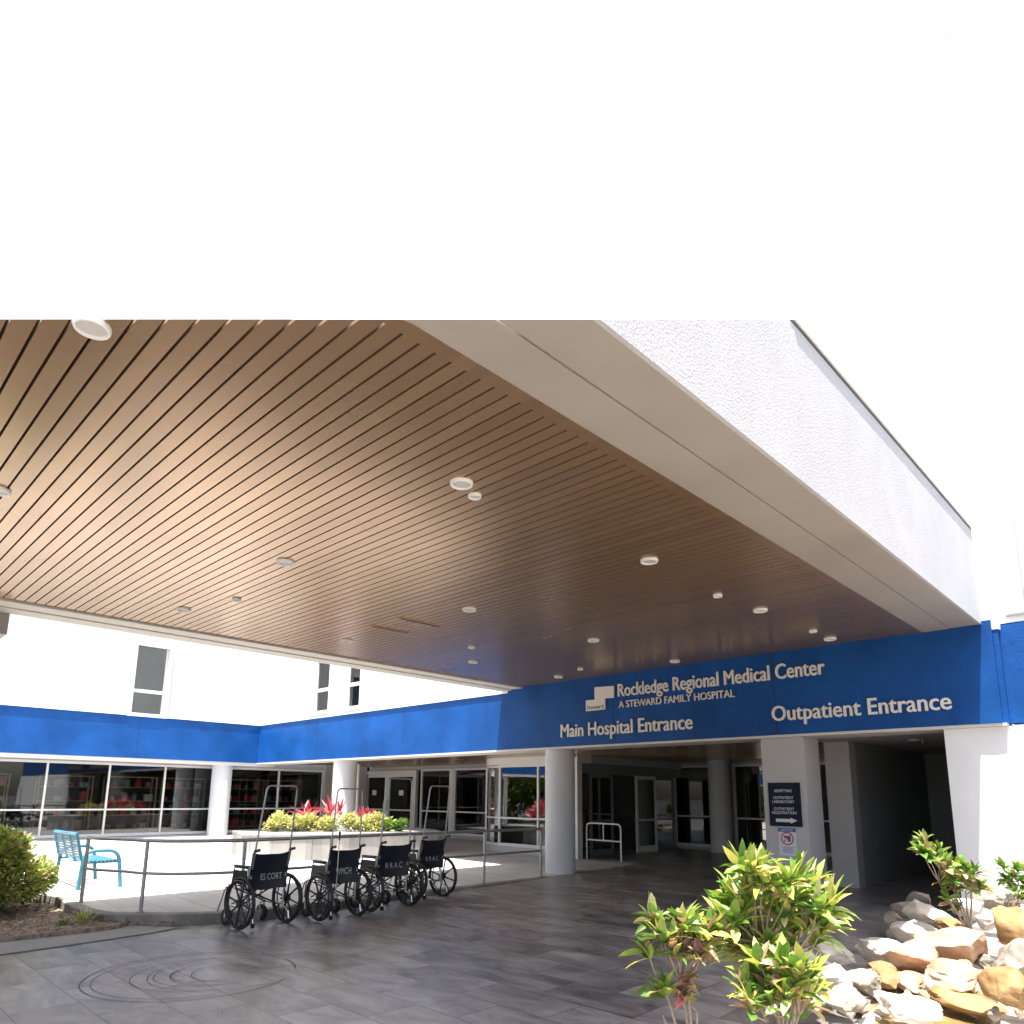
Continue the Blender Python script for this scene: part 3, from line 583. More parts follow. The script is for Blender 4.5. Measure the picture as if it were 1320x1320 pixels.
# entrance windows at Y=18, right of the sliding doors
e = [at(x, 1040, 'Y', YB).x for x in (871, 921)]; e2 = at(948, 1040, 'Y', YB).x
storefront('entrance_window', 'Y', YB, [e[0], e[1]], .36, 2.45, 1.10, bld, fwid=.07, gl=M_glass2, base=.15)
storefront('entrance_window', 'Y', YB, [e2, e2+1.25, e2+2.5, -4.75], .33, 2.45, 1.08, bld, fwid=.07, gl=M_glass2, base=.15)
bm = NB(); box(bm, -10.7, -4.7, YB+.05, YB+.2, 2.46, 2.64); box(bm, e[1]+.04, e2-.04, YB+.05, YB+.2, .1, 2.46); link('wall', bm, M_lwall, bld)
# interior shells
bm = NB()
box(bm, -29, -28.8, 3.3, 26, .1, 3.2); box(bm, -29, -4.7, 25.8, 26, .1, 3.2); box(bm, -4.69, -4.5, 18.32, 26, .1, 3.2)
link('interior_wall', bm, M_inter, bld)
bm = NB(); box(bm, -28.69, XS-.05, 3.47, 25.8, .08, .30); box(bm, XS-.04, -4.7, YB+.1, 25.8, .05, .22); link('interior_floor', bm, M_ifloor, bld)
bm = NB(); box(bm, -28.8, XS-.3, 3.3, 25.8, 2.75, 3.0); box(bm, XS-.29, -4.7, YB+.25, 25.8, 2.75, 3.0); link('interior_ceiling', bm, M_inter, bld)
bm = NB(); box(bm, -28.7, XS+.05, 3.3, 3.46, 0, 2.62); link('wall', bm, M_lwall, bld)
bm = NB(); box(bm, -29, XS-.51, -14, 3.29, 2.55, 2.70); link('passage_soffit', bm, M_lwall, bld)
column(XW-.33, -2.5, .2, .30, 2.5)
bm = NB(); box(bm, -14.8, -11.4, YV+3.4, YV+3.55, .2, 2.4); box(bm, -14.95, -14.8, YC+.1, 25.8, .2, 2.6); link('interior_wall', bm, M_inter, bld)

# ---- sign lettering
SY = YW-.032
def wall_text(s, l, r, base, cap, label, name='lettering', bold=.01, m=M_letter, ext=.03):
    A, B = at(l[0], l[1], 'Y', SY), at(r[0], r[1], 'Y', SY); z0 = A.z; hgt = at(l[0], cap, 'Y', SY).z-z0; hgt *= 1.07
    o = text_mesh(s, m, name, None, ext, bold, B.x-A.x, hgt); o.location = (A.x, SY-ext*.5, z0); o.rotation_euler = (R(90), 0, 0)
    return tag(o, label, 'sign lettering')
wall_text('Rockledge Regional Medical Center', (797.7, 898), (1063.6, 870.5), 0, 883, 'longest line of raised cream letters, the top line right of the step logo', bold=.016)
wall_text('A STEWARD FAMILY HOSPITAL', (798.7, 912.7), (947.8, 899), 0, 904.6, 'thin small capital letters in the line just under the top lettering', bold=-.004)
wall_text('Main Hospital Entrance', (724, 950.5), (893, 938.4), 0, 935.3, 'raised cream words reading Main Hospital Entrance low on the navy band', bold=.016)
wall_text('Outpatient Entrance', (996.3, 929.6), (1227.2, 915.4), 0, 911.9, 'raised cream words reading Outpatient Entrance at the right of the navy band', bold=.016)
lg = thing('logo_sign', 'cream two-step block logo left of the top lettering', 'logo')
poly = [at(a/3.882+640, b/3.882+780, 'Y', SY) for a, b in ((495, 412), (590, 405), (590, 465), (546, 467), (547, 522), (452, 532), (452, 478), (495, 474))]
bm = NB(); A = [bm.verts.new((p.x, SY-.03, p.z)) for p in poly]; B = [bm.verts.new((p.x, SY, p.z)) for p in poly]; bm.faces.new(A); bm.faces.new(B[::-1])
for k in range(8): bm.faces.new((A[k], A[(k+1) % 8], B[(k+1) % 8], B[k]))
link('block', bm, M_letter, lg)
o = text_mesh('Steward', M_dark_ink, 'wordmark', lg, .003, .0, (poly[4].x-poly[5].x)*.86, .075); o.location = (poly[5].x+.03, SY-.032, poly[5].z+.03); o.rotation_euler = (R(90), 0, 0)
# ---- pillar signs
PY = YW+.02
def sgn(l, t, r, b): A = at(l, t, 'Y', PY-.02); B = at(r, b, 'Y', PY-.02); return A.x, B.x, B.z, A.z
x0, x1, z0, z1 = sgn(989.5, 1009, 1034.3, 1066)
sg = thing('directional_sign', 'dark navy board with white capitals and a right arrow on the pillar', 'sign', (x0, PY, z0))
w_, h_ = x1-x0, z1-z0
bm = NB(); box(bm, 0, w_, -.022, -.001, 0, h_, .003); link('board', bm, M_navy, sg)
def st(s, cxx, zz, wid, hh, m, parent, yoff=-.0235, bold=0, name='lettering'):
    o = text_mesh(s, m, name, parent, .002, bold, wid, hh); o.location = (cxx-wid/2, yoff, zz); o.rotation_euler = (R(90), 0, 0); return o
fy = lambda v: h_*(1-(v-98)/(720-98))
for s, v, wd in (('ADMITTING', 235, .27), ('OUTPATIENT', 334, .31), ('LABORATORY', 391, .335), ('OUTPATIENT', 493, .31), ('REGISTRATION', 548, .37)):
    st(s, w_*.47, fy(v), wd, .042, M_signw, sg)
bm = NB(); za = fy(637); box(bm, w_*.20, w_*.66, -.0245, -.0225, za-.024, za+.024)
vs = [bm.verts.new((w_*.66+a, y_, za+b)) for y_ in (-.0247, -.0225) for a, b in ((0, -.042), (.10, 0), (0, .042))]
bm.faces.new(vs[:3]); bm.faces.new(vs[3:][::-1]); [bm.faces.new((vs[i], vs[(i+1) % 3], vs[3+(i+1) % 3], vs[3+i])) for i in range(3)]
link('arrow', bm, M_signw, sg)
x0, x1, z0, z1 = sgn(1002.3, 1067, 1027.3, 1104)
ng = thing('notice_sign', 'small white notice with a crossed-out handgun under the navy board', 'sign', (x0, PY, z0)); w_, h_ = x1-x0, z1-z0
bm = NB(); box(bm, 0, w_, -.006, -.001, 0, h_); link('board', bm, M_signw, ng)
bm = NB(); box(bm, 0, w_, -.0085, -.0065, h_*.86, h_); link('header', bm, M_nblue, ng)
st('NOTICE', w_/2, h_*.885, w_*.66, h_*.08, M_signw, ng, -.0095, 0)
bm = NB(); rr = w_*.33; c_ = Vector((w_/2, -.008, h_*.62)); tube(bm, [c_+Vector((rr*math.cos(a), 0, rr*math.sin(a))) for a in [6.28318*k/32 for k in range(32)]], .008, 6, closed=True); tube(bm, [c_+Vector((-rr*.7, -.002, -rr*.7)), c_+Vector((rr*.7, -.002, rr*.7))], .007, 6); link('prohibition_ring', bm, M_red, ng)
bm = NB(); box(bm, c_.x-rr*.6, c_.x+rr*.5, -.0082, -.0065, c_.z+.01, c_.z+.036); box(bm, c_.x+rr*.15, c_.x+rr*.5, -.0083, -.0067, c_.z-.045, c_.z+.009); link('pistol_symbol', bm, M_dark_ink, ng)
bm = NB()
for k in range(5): box(bm, w_*(.2+.02*(k % 2)), w_*(.82-.03*(k % 3)), -.0075, -.0064, h_*(.30-.045*k), h_*(.32-.045*k))
link('fine_print', bm, mat('grey_print', (.2, .21, .3), .6, .05, 5), ng)
# security camera dome
cpos = at(740, 973, 'Y', YV-.05)
t = thing('security_camera', 'small dark dome camera under the entrance ceiling by the round column', 'camera', tuple(cpos))
bm = NB(); box(bm, -.05, .05, -.12, .04, .0, .05, .01); link('bracket', bm, M_ring, t); bm = NB(); bmesh.ops.create_uvsphere(bm, u_segments=18, v_segments=10, radius=.06); bmesh.ops.translate(bm, vec=(0, -.06, -.02), verts=bm.verts[:]); link('dome', bm, M_plastic, t, True)

# ================================================================== RAILS
rl = thing('handrail', 'grey steel pipe handrail curving along the patio kerb behind the wheelchairs', 'handrail')
pp = [at(104, 1167, 'Z', .12), None, at(181, 1177, 'Z', .12)]
P1, P2 = pp[0], pp[2]
path = [Vector((P1.x, P1.y, 0)), Vector((P1.x+.33, P1.y+.03, 0)), Vector((P2.x-.38, P2.y-.12, 0)), Vector((P2.x, P2.y, 0)), Vector((P2.x+.35, P2.y+.3, 0)), Vector((-9.12, 4.2, 0)), Vector((-9.08, 5.0, 0)), Vector((-9.06, 8.65, 0)), Vector((-9.07, 10.10, 0))]
def cr(P, n=6):
    out = []
    for i in range(len(P)-1):
        a, b, c, d = P[max(i-1, 0)], P[i], P[i+1], P[min(i+2, len(P)-1)]
        for k in range(n):
            t = k/n; out.append(.5*((2*b)+(c-a)*t+(2*a-5*b+4*c-d)*t*t+(3*b-a-3*c+d)*t**3))
    out.append(P[-1]); return out
cp = cr(path)
top = [Vector((p.x, p.y, 1.0)) for p in cp]; midr = [Vector((p.x, p.y, .60)) for p in cp]
E = top[-1]
bm = NB(); tube(bm, arc([Vector((P1.x, P1.y, .10)), Vector((P1.x, P1.y, 1.0))]+top[1:-1]+[Vector((E.x, E.y+.02, 1.0)), Vector((E.x, E.y+.02, .1))], .09, 6), .024, 12); link('top_rail', bm, M_steel, rl, True)
bm = NB(); tube(bm, midr, .019, 10); link('mid_rail', bm, M_steel, rl, True)
for p in (Vector((P2.x, P2.y, 0)), Vector((-9.1, at(315, 1100, 'X', -9.1).y, 0)), Vector((-9.07, 5.62, 0)), Vector((-9.06, 7.1, 0)), Vector((-9.06, 8.65, 0))):
    bm = NB(); z_ = zpatio(p.x, p.y); tube(bm, [Vector((p.x, p.y, z_-.02)), Vector((p.x, p.y, .985))], .023, 10); cyl(bm, (p.x, p.y, 0), .042, z_, z_+.012, 16); link('post', bm, M_steel, rl, True)
r2 = thing('door_guard_rail', 'short white pipe rail beside the open sliding doors', 'handrail')
a0 = at(801, 1112, 'Z', .17); b0 = Vector((-10.55, a0.y+.1, 0))
bm = NB(); tube(bm, arc([(b0.x, b0.y, .14), (b0.x, b0.y, 1.0), (a0.x, a0.y, 1.0), (a0.x, a0.y, .14)], .12, 6), .018, 10); link('frame', bm, M_wsteel, r2, True)
bm = NB(); tube(bm, [(b0.x, b0.y, .62), (a0.x, a0.y, .62)], .015, 8); tube(bm, [((a0.x+b0.x)/2, (a0.y+b0.y)/2, .62), ((a0.x+b0.x)/2, (a0.y+b0.y)/2, 1.0)], .013, 8); link('cross_bar', bm, M_wsteel, r2, True)

# ================================================================== WHEELCHAIRS  (local +x = forward)
def ring(bm, c, r, rr, n=40, m=8, squash=1.0):
    c = Vector(c); rings = []
    for k in range(n):
        a = 6.28318*k/n; ux = Vector((math.cos(a), 0, math.sin(a)))
        rings.append([bm.verts.new(c+ux*(r+rr*math.cos(6.28318*j/m))+Vector((0, rr*squash*math.sin(6.28318*j/m), 0))) for j in range(m)])
    for k in range(n):
        A, B = rings[k], rings[(k+1) % n]
        for j in range(m): bm.faces.new((A[j], A[(j+1) % m], B[(j+1) % m], B[j]))
def ycyl(bm, c, r, w, n=20):
    c = Vector(c); A = [bm.verts.new(c+Vector((r*math.cos(6.28318*k/n), -w/2, r*math.sin(6.28318*k/n)))) for k in range(n)]; B = [bm.verts.new(v.co+Vector((0, w, 0))) for v in A]
    for k in range(n): bm.faces.new((A[k], A[(k+1) % n], B[(k+1) % n], B[k]))
    bm.faces.new(A[::-1]); bm.faces.new(B)
WR = .305
def wheelchair(width=.46, arms=M_vinyl):
    c = thing('wheelchair', 'w', 'wheelchair'); w = width/2
    for s in (-1, 1):
        yw = s*(w+.075)
        bm = NB(); ring(bm, (0, yw, WR), WR-.016, .016, 48, 8, 1.1); wh = link('wheel', bm, M_black, c, True)
        bm = NB(); ring(bm, (0, yw, WR), WR-.04, .010, 44, 6, 1.4)
        for k in range(8):
            a = 6.28318*k/8+.2; d = Vector((math.cos(a), 0, math.sin(a))); tube(bm, [Vector((0, yw, WR))+d*.03, Vector((0, yw, WR))+d*.15, Vector((0, yw, WR))+d*(WR-.04)], [.016, .011, .013], 6)
        ycyl(bm, (0, yw, WR), .045, .06); link('spokes', bm, M_plastic, wh, True)
        bm = NB(); ring(bm, (0, yw+s*.045, WR), .262, .0085, 44, 6); link('hand_rim', bm, M_plastic, wh, True)
        bm = NB(); ycyl(bm, (.40, s*(w-.005), .10), .10, .034, 26); cs = link('caster', bm, M_black, c, True)
        bm = NB(); ycyl(bm, (.40, s*(w-.005), .10), .055, .040, 18)
        tube(bm, [(.40, s*(w-.005)+.028, .10), (.40, s*(w-.005)+.028, .215), (.40, s*(w-.005), .235), (.40, s*(w-.005), .30)], .010, 6); tube(bm, [(.40, s*(w-.005)-.028, .10), (.40, s*(w-.005)-.028, .215), (.40, s*(w-.005), .235)], .010, 6); link('fork', bm, M_chrome, cs, True)
        # side frame
        bm = NB(); yy = s*w
        tube(bm, arc([(-.03, yy, .22), (-.03, yy, .60), (-.085, yy, .90), (-.19, yy, .925)], .05), .0125, 8)
        tube(bm, [(-.03, yy, .24), (.42, yy, .24)], .0115, 8); tube(bm, arc([(-.03, yy, .46), (.44, yy, .46), (.46, yy, .24)], .05), .0115, 8)
        tube(bm, [(-.03, yy, .24), (-.15, yy, .17), (-.17, yy, .07)], .010, 6)
        tube(bm, arc([(-.0, yy, .48), (-.0, yy, .70), (.30, yy, .70), (.34, yy, .48)], .04), .010, 8)
        link('side_frame', bm, M_chrome, c, True)
        bm = NB(); tube(bm, [(-.11, yy, .912), (-.20, yy, .928)], .018, 10); link('push_grip', bm, M_plastic, c, True)
        bm = NB(); box(bm, .0, .29, yy-.028, yy+.028, .70, .735, .012); link('armrest', bm, M_plastic, c, True)
        bm = NB(); box(bm, .02, .31, yy-.004, yy+.004, .50, .67); link('side_panel', bm, arms, c)
        bm = NB(); yf = s*(w-.02); tube(bm, arc([(.42, yf, .46), (.50, yf, .44), (.64, yf, .14)], .05), .0105, 8); lr = link('leg_rest', bm, M_chrome, c, True)
        bm = NB(); box(bm, .60, .74, s*(w-.17) if s > 0 else -w+.02, s*(w-.02) if s > 0 else -w+.17, .11, .125, .004); link('foot_plate', bm, M_plastic, lr)
        bm = NB(); ycyl(bm, (-.175, yy, .055), .03, .02, 14); link('anti_tipper', bm, M_plastic, c, True)
        bm = NB(); box(bm, -.062, -.022, yy-.018, yy+.018, .58, .72, .004); link('bracket', bm, M_steel, c)
    bm = NB(); tube(bm, [(.12, -w, .24), (.12, w, .46)], .011, 8); tube(bm, [(.15, w, .24), (.15, -w, .46)], .011, 8); tube(bm, [(.32, -w, .24), (.32, w, .46)], .009, 8); tube(bm, [(.34, w, .24), (.34, -w, .46)], .009, 8); tube(bm, [(0, -w-.06, WR), (0, -w+.01, WR)], .012, 8); tube(bm, [(0, w+.06, WR), (0, w-.01, WR)], .012, 8)
    link('cross_brace', bm, M_plastic, c, True)
    # sling seat and sling back
    def sling(f, nu, nv, th, name):
        bm = NB(); g = [[[bm.verts.new(f(i/nu, j/nv, k*th)) for j in range(nv+1)] for i in range(nu+1)] for k in (0, 1)]
        for k in (0, 1):
            for i in range(nu):
                for j in range(nv): bm.faces.new((g[k][i][j], g[k][i+1][j], g[k][i+1][j+1], g[k][i][j+1]))
        for i in range(nu):
            for j in (0, nv): bm.faces.new((g[0][i][j], g[0][i+1][j], g[1][i+1][j], g[1][i][j]))
        for j in range(nv):
            for i in (0, nu): bm.faces.new((g[0][i][j], g[0][i][j+1], g[1][i][j+1], g[1][i][j]))
        return link(name, bm, M_vinyl, c, True)
    sling(lambda u, v, t: Vector((.0+.43*v, -w+2*w*u, .475-.03*math.sin(math.pi*u)+t)), 10, 6, .014, 'seat')
    def bk(u, v, t):
        z = .44+.455*v - .035*math.sin(math.pi*u)*max(0, v-.8)/.2; lean = -.03-(max(0, v-.35))*.085
        return Vector((lean-.028+.035*math.sin(math.pi*u)*(1-.3*v)-t+.008, (-w-.016)+(2*w+.032)*u, z+.006*math.sin(9*u+3*v)))
    c['_w'] = w
    sling(bk, 12, 10, .012, 'backrest')
    return c
def hoop(c, w, h, lean, m=M_steel):
    bm = NB(); x0 = -.075
    tube(bm, arc([(x0, -w, .70), (x0-lean*.25, -w+.004, .92), (x0-lean, -w+.03, h), (x0-lean, w-.03, h), (x0-lean*.25, w-.004, .92), (x0, w, .70)], .07, 6), .0105, 8); return link('hoop_bar', bm, m, c, True)
def stencil(c, s, wid, hgt, z, y0, tilt=0):
    o = text_mesh(s, M_stencil, 'stencil_lettering', c, .001, 0, wid, hgt)
    # letters on the rear of the sling: face -x, read from behind
    o.rotation_euler = (R(90), tilt, R(-90)); o.location = (-.092+.02, y0+wid/2, z); return o
ch = []
w1_ = wheelchair(.50); w2_ = None
specs = [  # mid of rear wheel contact, yaw (facing), width scale
    ((-8.50, 4.36), 187, 1.0, 'ES CORT', .30, .075, 1.70, .15, 'black wheelchair stencilled ESCORT, first from the left, grey hoop bar above'),
    ((-8.27, 5.28), 182, .90, 'WMCH', .24, .085, 1.66, .06, 'black wheelchair stencilled WMCH with a thin rod behind its back, second from the left'),
    ((-8.37, 6.16), 184, 1.08, 'R R A C', .30, .075, 1.80, .05, 'wide black wheelchair stencilled in spaced capitals, third from the left, tallest hoop bar'),
    ((-8.70, 7.12), 186, .98, 'R R A C', .27, .07, 1.69, .13, 'black wheelchair at the right end of the row, nearest the round column')]
for i, (pos, yaw, sc, s, wid, hg, hh, ln, lb) in enumerate(specs):
    c = w1_ if i == 0 else copy_tree(base_c)
    if i == 0: base_c = copy_tree(w1_)      # clean template, removed later
    c.location = (pos[0], pos[1], zdrive(pos[1])); c.rotation_euler = (0, 0, R(yaw)); c.scale = (1, sc, 1)
    tag(c, lb, 'wheelchair', 'wheelchairs parked in a row by the patio kerb')
    hoop(c, .25, hh, ln)
    stencil(c, s, wid/sc, hg, .56, -.0 if i else -.03)
    ch.append(c)
def rm(o):
    for k in list(o.children): rm(k)
    bpy.data.objects.remove(o)
rm(base_c)
for c in ch:
    if '_w' in c: del c['_w']
bm = NB(); tube(bm, [(-.12, .15, .30), (-.14, .15, 1.08)], .008, 8); rod = link('rod', bm, M_chrome, ch[1], True)
bm = NB(); bmesh.ops.create_uvsphere(bm, u_segments=12, v_segments=8, radius=.02); bmesh.ops.translate(bm, vec=(-.14, .15, 1.09), verts=bm.verts[:]); tube(bm, [(-.14, .15, 1.0), (-.14, .15, 1.09)], .012, 8); link('knob', bm, M_plastic, rod, True)

# ================================================================== BENCH
A, B, C_ = at(103, 1153, 'Z', .14), at(155, 1144, 'Z', .16), at(122, 1135, 'Z', .17)
D = A+(C_-B); fwd = (B-A); fl = fwd.length; fdir = fwd.normalized(); ldir = (C_-B); ll = ldir.length; ldir.normalize()
bn = thing('bench', 'teal metal patio bench with slatted back and looped tube legs', 'bench', (B.x, B.y-.58, .165), R(90))
# local: x = front-back depth (0 back .. fl front), y = length axis
sgnl = 1
fl = .58; ll = 1.25
for k in (0, 1):
    y_ = sgnl*ll*k
    bm = NB(); tube(bm, arc([(.0, y_, 0), (.03, y_, .56), (fl-.08, y_, .56), (fl, y_, 0)], .16, 7), .028, 10); link('leg_loop', bm, M_bench, bn, True)
    bm = NB(); tube(bm, arc([(.06, y_, .38), (.0, y_, .44), (-.09, y_, .80)], .05), .02, 8); link('back_post', bm, M_bench, bn, True)
bm = NB()
for k in range(9): box(bm, .07+k*.055, .105+k*.055, min(0, sgnl*ll)+.02, max(0, sgnl*ll)-.02, .395, .41)
for y_ in (.03, ll/2, ll-.03): box(bm, .05, .56, sgnl*y_-.02, sgnl*y_+.02, .37, .394)
link('seat', bm, M_bench, bn)
bm = NB()
for k in range(9):
    z_ = .46+k*.037; x_ = .0-(z_-.44)*.24; box(bm, x_-.008, x_+.008, min(0, sgnl*ll)+.02, max(0, sgnl*ll)-.02, z_, z_+.026)
for y_ in (.02, ll/3, 2*ll/3, ll-.02): tube(bm, [(.02, sgnl*y_, .42), (-.085, sgnl*y_, .80)], .018, 6)
tube(bm, [(-.09, 0, .81), (-.09, sgnl*ll, .81)], .024, 8); link('backrest', bm, M_bench, bn)

# ================================================================== PLANTER AND ITS PLANTS
fr = [at(x, y, 'Z', .22) for x, y in ((308, 1108), (345, 1109), (400, 1108), (440, 1106.5), (480, 1104), (525, 1101), (565, 1098))]
pl = thing('planter', 'long low planter clad in pale stone tiles on the patio', 'planter')
poly = [(p.x, p.y) for p in fr]
back = [(p[0]-1.5, p[1]+.5) for p in poly[::-1]]
bm = NB(); prism(bm, poly+back, .1, .70); bmesh.ops.triangulate(bm, faces=[f for f in bm.faces if len(f.verts) > 4]); link('box', bm, None or M_plant_tile, pl)
pm = pl.children[0].data
bm = NB(); prism(bm, [(p[0]+.03, p[1]) for p in poly]+[(b[0]-.03, b[1]) for b in back], .702, .745); bmesh.ops.triangulate(bm, faces=[f for f in bm.faces if len(f.verts) > 4]); link('coping', bm, M_plant_tile, pl)
def shrub(name, c, rx, rz, nl, mis, label, cat, grp=None, ll=(.05, .09), lw=.03, trunk=True, squash=.9, seg=2):
    t = thing(name, label, cat, tuple(c), 0, grp); bm = NB()
    lobes = [(rdir()*rx*rnd(.3, .75), rx*rnd(.38, .6)) for _ in range(11)]
    if rx > 1: lobes += [(Vector((math.cos(k*.7)*rx*.55, math.sin(k*.7)*rx*.55, -rx*.45)), rx*.42) for k in range(9)]
    for i in range(nl):
        lc, lr = random.choice(lobes); d = rdir(); rr = lr*(rnd(.55, 1.0)**.5)
        p = lc+d*rr; p.z = p.z*squash; p = Vector((p.x, p.y, p.z*rz/rx+rz))
        if p.z < .02: continue
        dd = (d+Vector((0, 0, .35))+rdir()*.6)
        leaf(bm, p, dd, rnd(*ll), lw*rnd(.7, 1.3), rnd(0, .8), random.choices(mis[0], mis[1])[0], seg, rnd(-.8, .8))
    link('foliage', bm, ML, t, auto='keep')
    if trunk:
        bm = NB()
        for k in range(9):
            a = rnd(0, 6.28); e = Vector((math.cos(a)*rx*.6, math.sin(a)*rx*.6, rz*rnd(.9, 1.5)))
            tube(bm, [Vector((math.cos(a)*.05, math.sin(a)*.05, -.02)), e*.45+Vector((0, 0, .05)), e], [.016*max(.6, rx), .012*max(.6, rx), .005], 6)
        link('stems', bm, M_bark, t, True)
    return t
names = ['pale yellow variegated shrub at the left end of the planter', 'pale yellow shrub second from the left, taller and narrow', 'cream and yellow shrub third from the left in the planter', 'yellow shrub fourth from the left, below the red cordylines', 'pale yellow shrub in the middle, before the white column', 'yellow shrub right of the planter middle', 'yellowish shrub sixth along the planter before the doors', 'green and yellow shrub near the right end of the planter', 'small darker green shrub at the right end of the planter']
for k, (px, py, wpx, g_) in enumerate([(355, 1060, 27, 0), (381, 1058, 24, 0), (401, 1063, 24, 0), (425, 1063, 26, 0), (450, 1060, 26, 0), (470, 1062, 22, 0), (486, 1064, 24, 0), (497, 1063, 20, 1), (515, 1063, 17, 2)]):
    i0 = min(int(max(0, (px-308)/257*6)), 5); bp_ = at(px, 1072, 'Z', .74); 
    # stand them in the soil, just behind the coping
    b0 = at(px, 1071.0, 'Z', .76); dep = (b0-CAM).dot(fw); rx = wpx/F*dep*.54
    mis = [([7, 2, 1], [.45, .4, .15]), ([1, 0, 2], [.45, .35, .2]), ([0, 4, 1], [.5, .25, .25])][g_]
    shrub('croton_shrub', (b0.x, b0.y, .72), rx, rx*.92, 750, mis, names[k], 'shrub', 'low shrubs in the stone planter', (.05, .10), .035)
def cordyline(c, h, n, label, rad=.45, mis=(5, 5, 5, 6)):
    t = thing('cordyline', label, 'red plant', tuple(c), 0, 'red cordylines in the planter'); bm = NB(); bs = NB()
    for hd in range(3):
        top_ = Vector((rnd(-.14, .14), rnd(-.14, .14), h*rnd(.45, .62))); tube(bs, [Vector((rnd(-.03, .03), rnd(-.03, .03), -.02)), top_*.6, top_], [.016, .013, .010], 6)
        for i in range(n):
            a = i*2.4+hd; e_ = rnd(.25, 1.45); d = Vector((math.cos(a)*math.cos(e_), math.sin(a)*math.cos(e_), math.sin(e_)))
            leaf(bm, top_+Vector((0, 0, rnd(-.1, .05))), d, rad*rnd(.7, 1.1), .065, .35, random.choice(mis), 4, rnd(-.3, .3))
    link('leaves', bm, ML, t, auto='keep'); link('stem', bs, M_stem, t, True)
for px, py, h_, lb in ((398, 1070, .62, 'red cordyline with broad magenta leaves, leftmost of three'), (428, 1070, .68, 'tallest red and pink cordyline, before the white column'), (470, 1070, .42, 'small dark red cordyline left of the glass doors')):
    b0 = at(px, 1067.5, 'Z', .80); cordyline((b0.x, b0.y, .72), h_*1.15, 15, lb, .36+.12*h_)

# ================================================================== LEFT BED: BUSH, GRASS
shrub('croton_bush', (-11.6, 1.75, .04), 1.10, .62, 26000, ([2, 1, 0, 7, 4, 3], [.32, .27, .12, .18, .07, .04]), 'large yellow-green variegated bush in the mulch bed at the left', 'bush', None, (.05, .11), .036, True, .85, 2)
def tuft(c, n, L0, label, mis):
    t = thing('grass_tuft', label, 'grass', tuple(c)); bm = NB()
    for i in range(n):
        a = rnd(0, 6.28); leaf(bm, Vector((rnd(-.06, .06), rnd(-.06, .06), 0)), Vector((math.cos(a), math.sin(a), rnd(.8, 2.2))), L0*rnd(.6, 1.1), .012, rnd(.5, 1.4), random.choice(mis), 4)
    link('blades', bm, ML, t, auto='keep')
g0 = at(106, 1190, 'Z', .05); tuft((g0.x, g0.y, .05), 60, .24, 'pale spiky grass tuft at the kerb end of the mulch bed', [1, 7, 2])
g1 = at(80, 1192, 'Z', .05); tuft((g1.x, g1.y, .05), 60, .10, 'low green weed patch beside the pale grass tuft', [0, 1])

# ================================================================== ROCK GARDEN, LOWER RIGHT
bp = [(-1.8, 9.9), (-2.0, 9.4), (-2.1, 8.2), (-2.05, 6.6), (-1.9, 5.4), (-1.72, 4.6), (-1.45, 3.4), (-1.0, 1.8), (6, 1.0), (6, 10.6), (-1.9, 10.6)]
bm = NB(); prism(bm, bp, -.05, .05); bmesh.ops.triangulate(bm, faces=bm.faces[:]); struct(link('rock_bed_soil', bm, mat('bed_gravel', (.26, .21, .15), .9, .35, 6, .8, 30, col2=(.36, .30, .22))))
bm = NB(); wp = [at(x, y, 'Z', .135) for x, y in ((1120, 1297), (1128, 1275), (1180, 1262), (1240, 1268), (1280, 1276), (1290, 1300), (1290, 1330), (1120, 1330))]
prism(bm, [(p.x, p.y) for p in wp], .045, .135); bmesh.ops.triangulate(bm, faces=bm.faces[:]); struct(link('pond_water', bm, M_water))
def rock(px, py, wpx, hpx, z, mi, label, thin=1.0):
    z += .06; wpx *= 1.28 if label != 'x' else 1; hpx *= 1.12; c = at(px, py, 'Z', z); dep = (c-CAM).dot(fw); rx = wpx/F*dep*.5; rz = max(hpx/F*dep*.5*.9, .05)
    bm = NB(); bmesh.ops.create_icosphere(bm, subdivisions=4, radius=1); off = Vector((rnd(-50, 50), rnd(-50, 50), rnd(-50, 50)))
    pls = [(rdir(), rnd(.45, .85)) for _ in range(13)]
    for v in bm.verts:
        p = v.co.copy()
        for n_, d_ in pls:
            e_ = p.dot(n_)-d_
            if e_ > 0: p -= n_*e_*.93
        p += v.co*(.16*noise.noise(p*1.3+off)+.07*noise.noise(p*4+off)+.03*noise.noise(p*10+off)+.015*noise.noise(Vector((p.x*2, p.y*2, p.z*18))+off)); v.co = p
    bmesh.ops.scale(bm, vec=(rx*1.08, rx*rnd(.65, .95), rz*1.12), verts=bm.verts[:])
    o = link('rock', bm, M_rock[mi], None, True); o.location = c; o.rotation_euler = (rnd(-.12, .12), rnd(-.12, .12), -YAW*-1+rnd(-.25, .25))
    tag(o, label, 'rock', 'rocks edging the rock garden'); return o
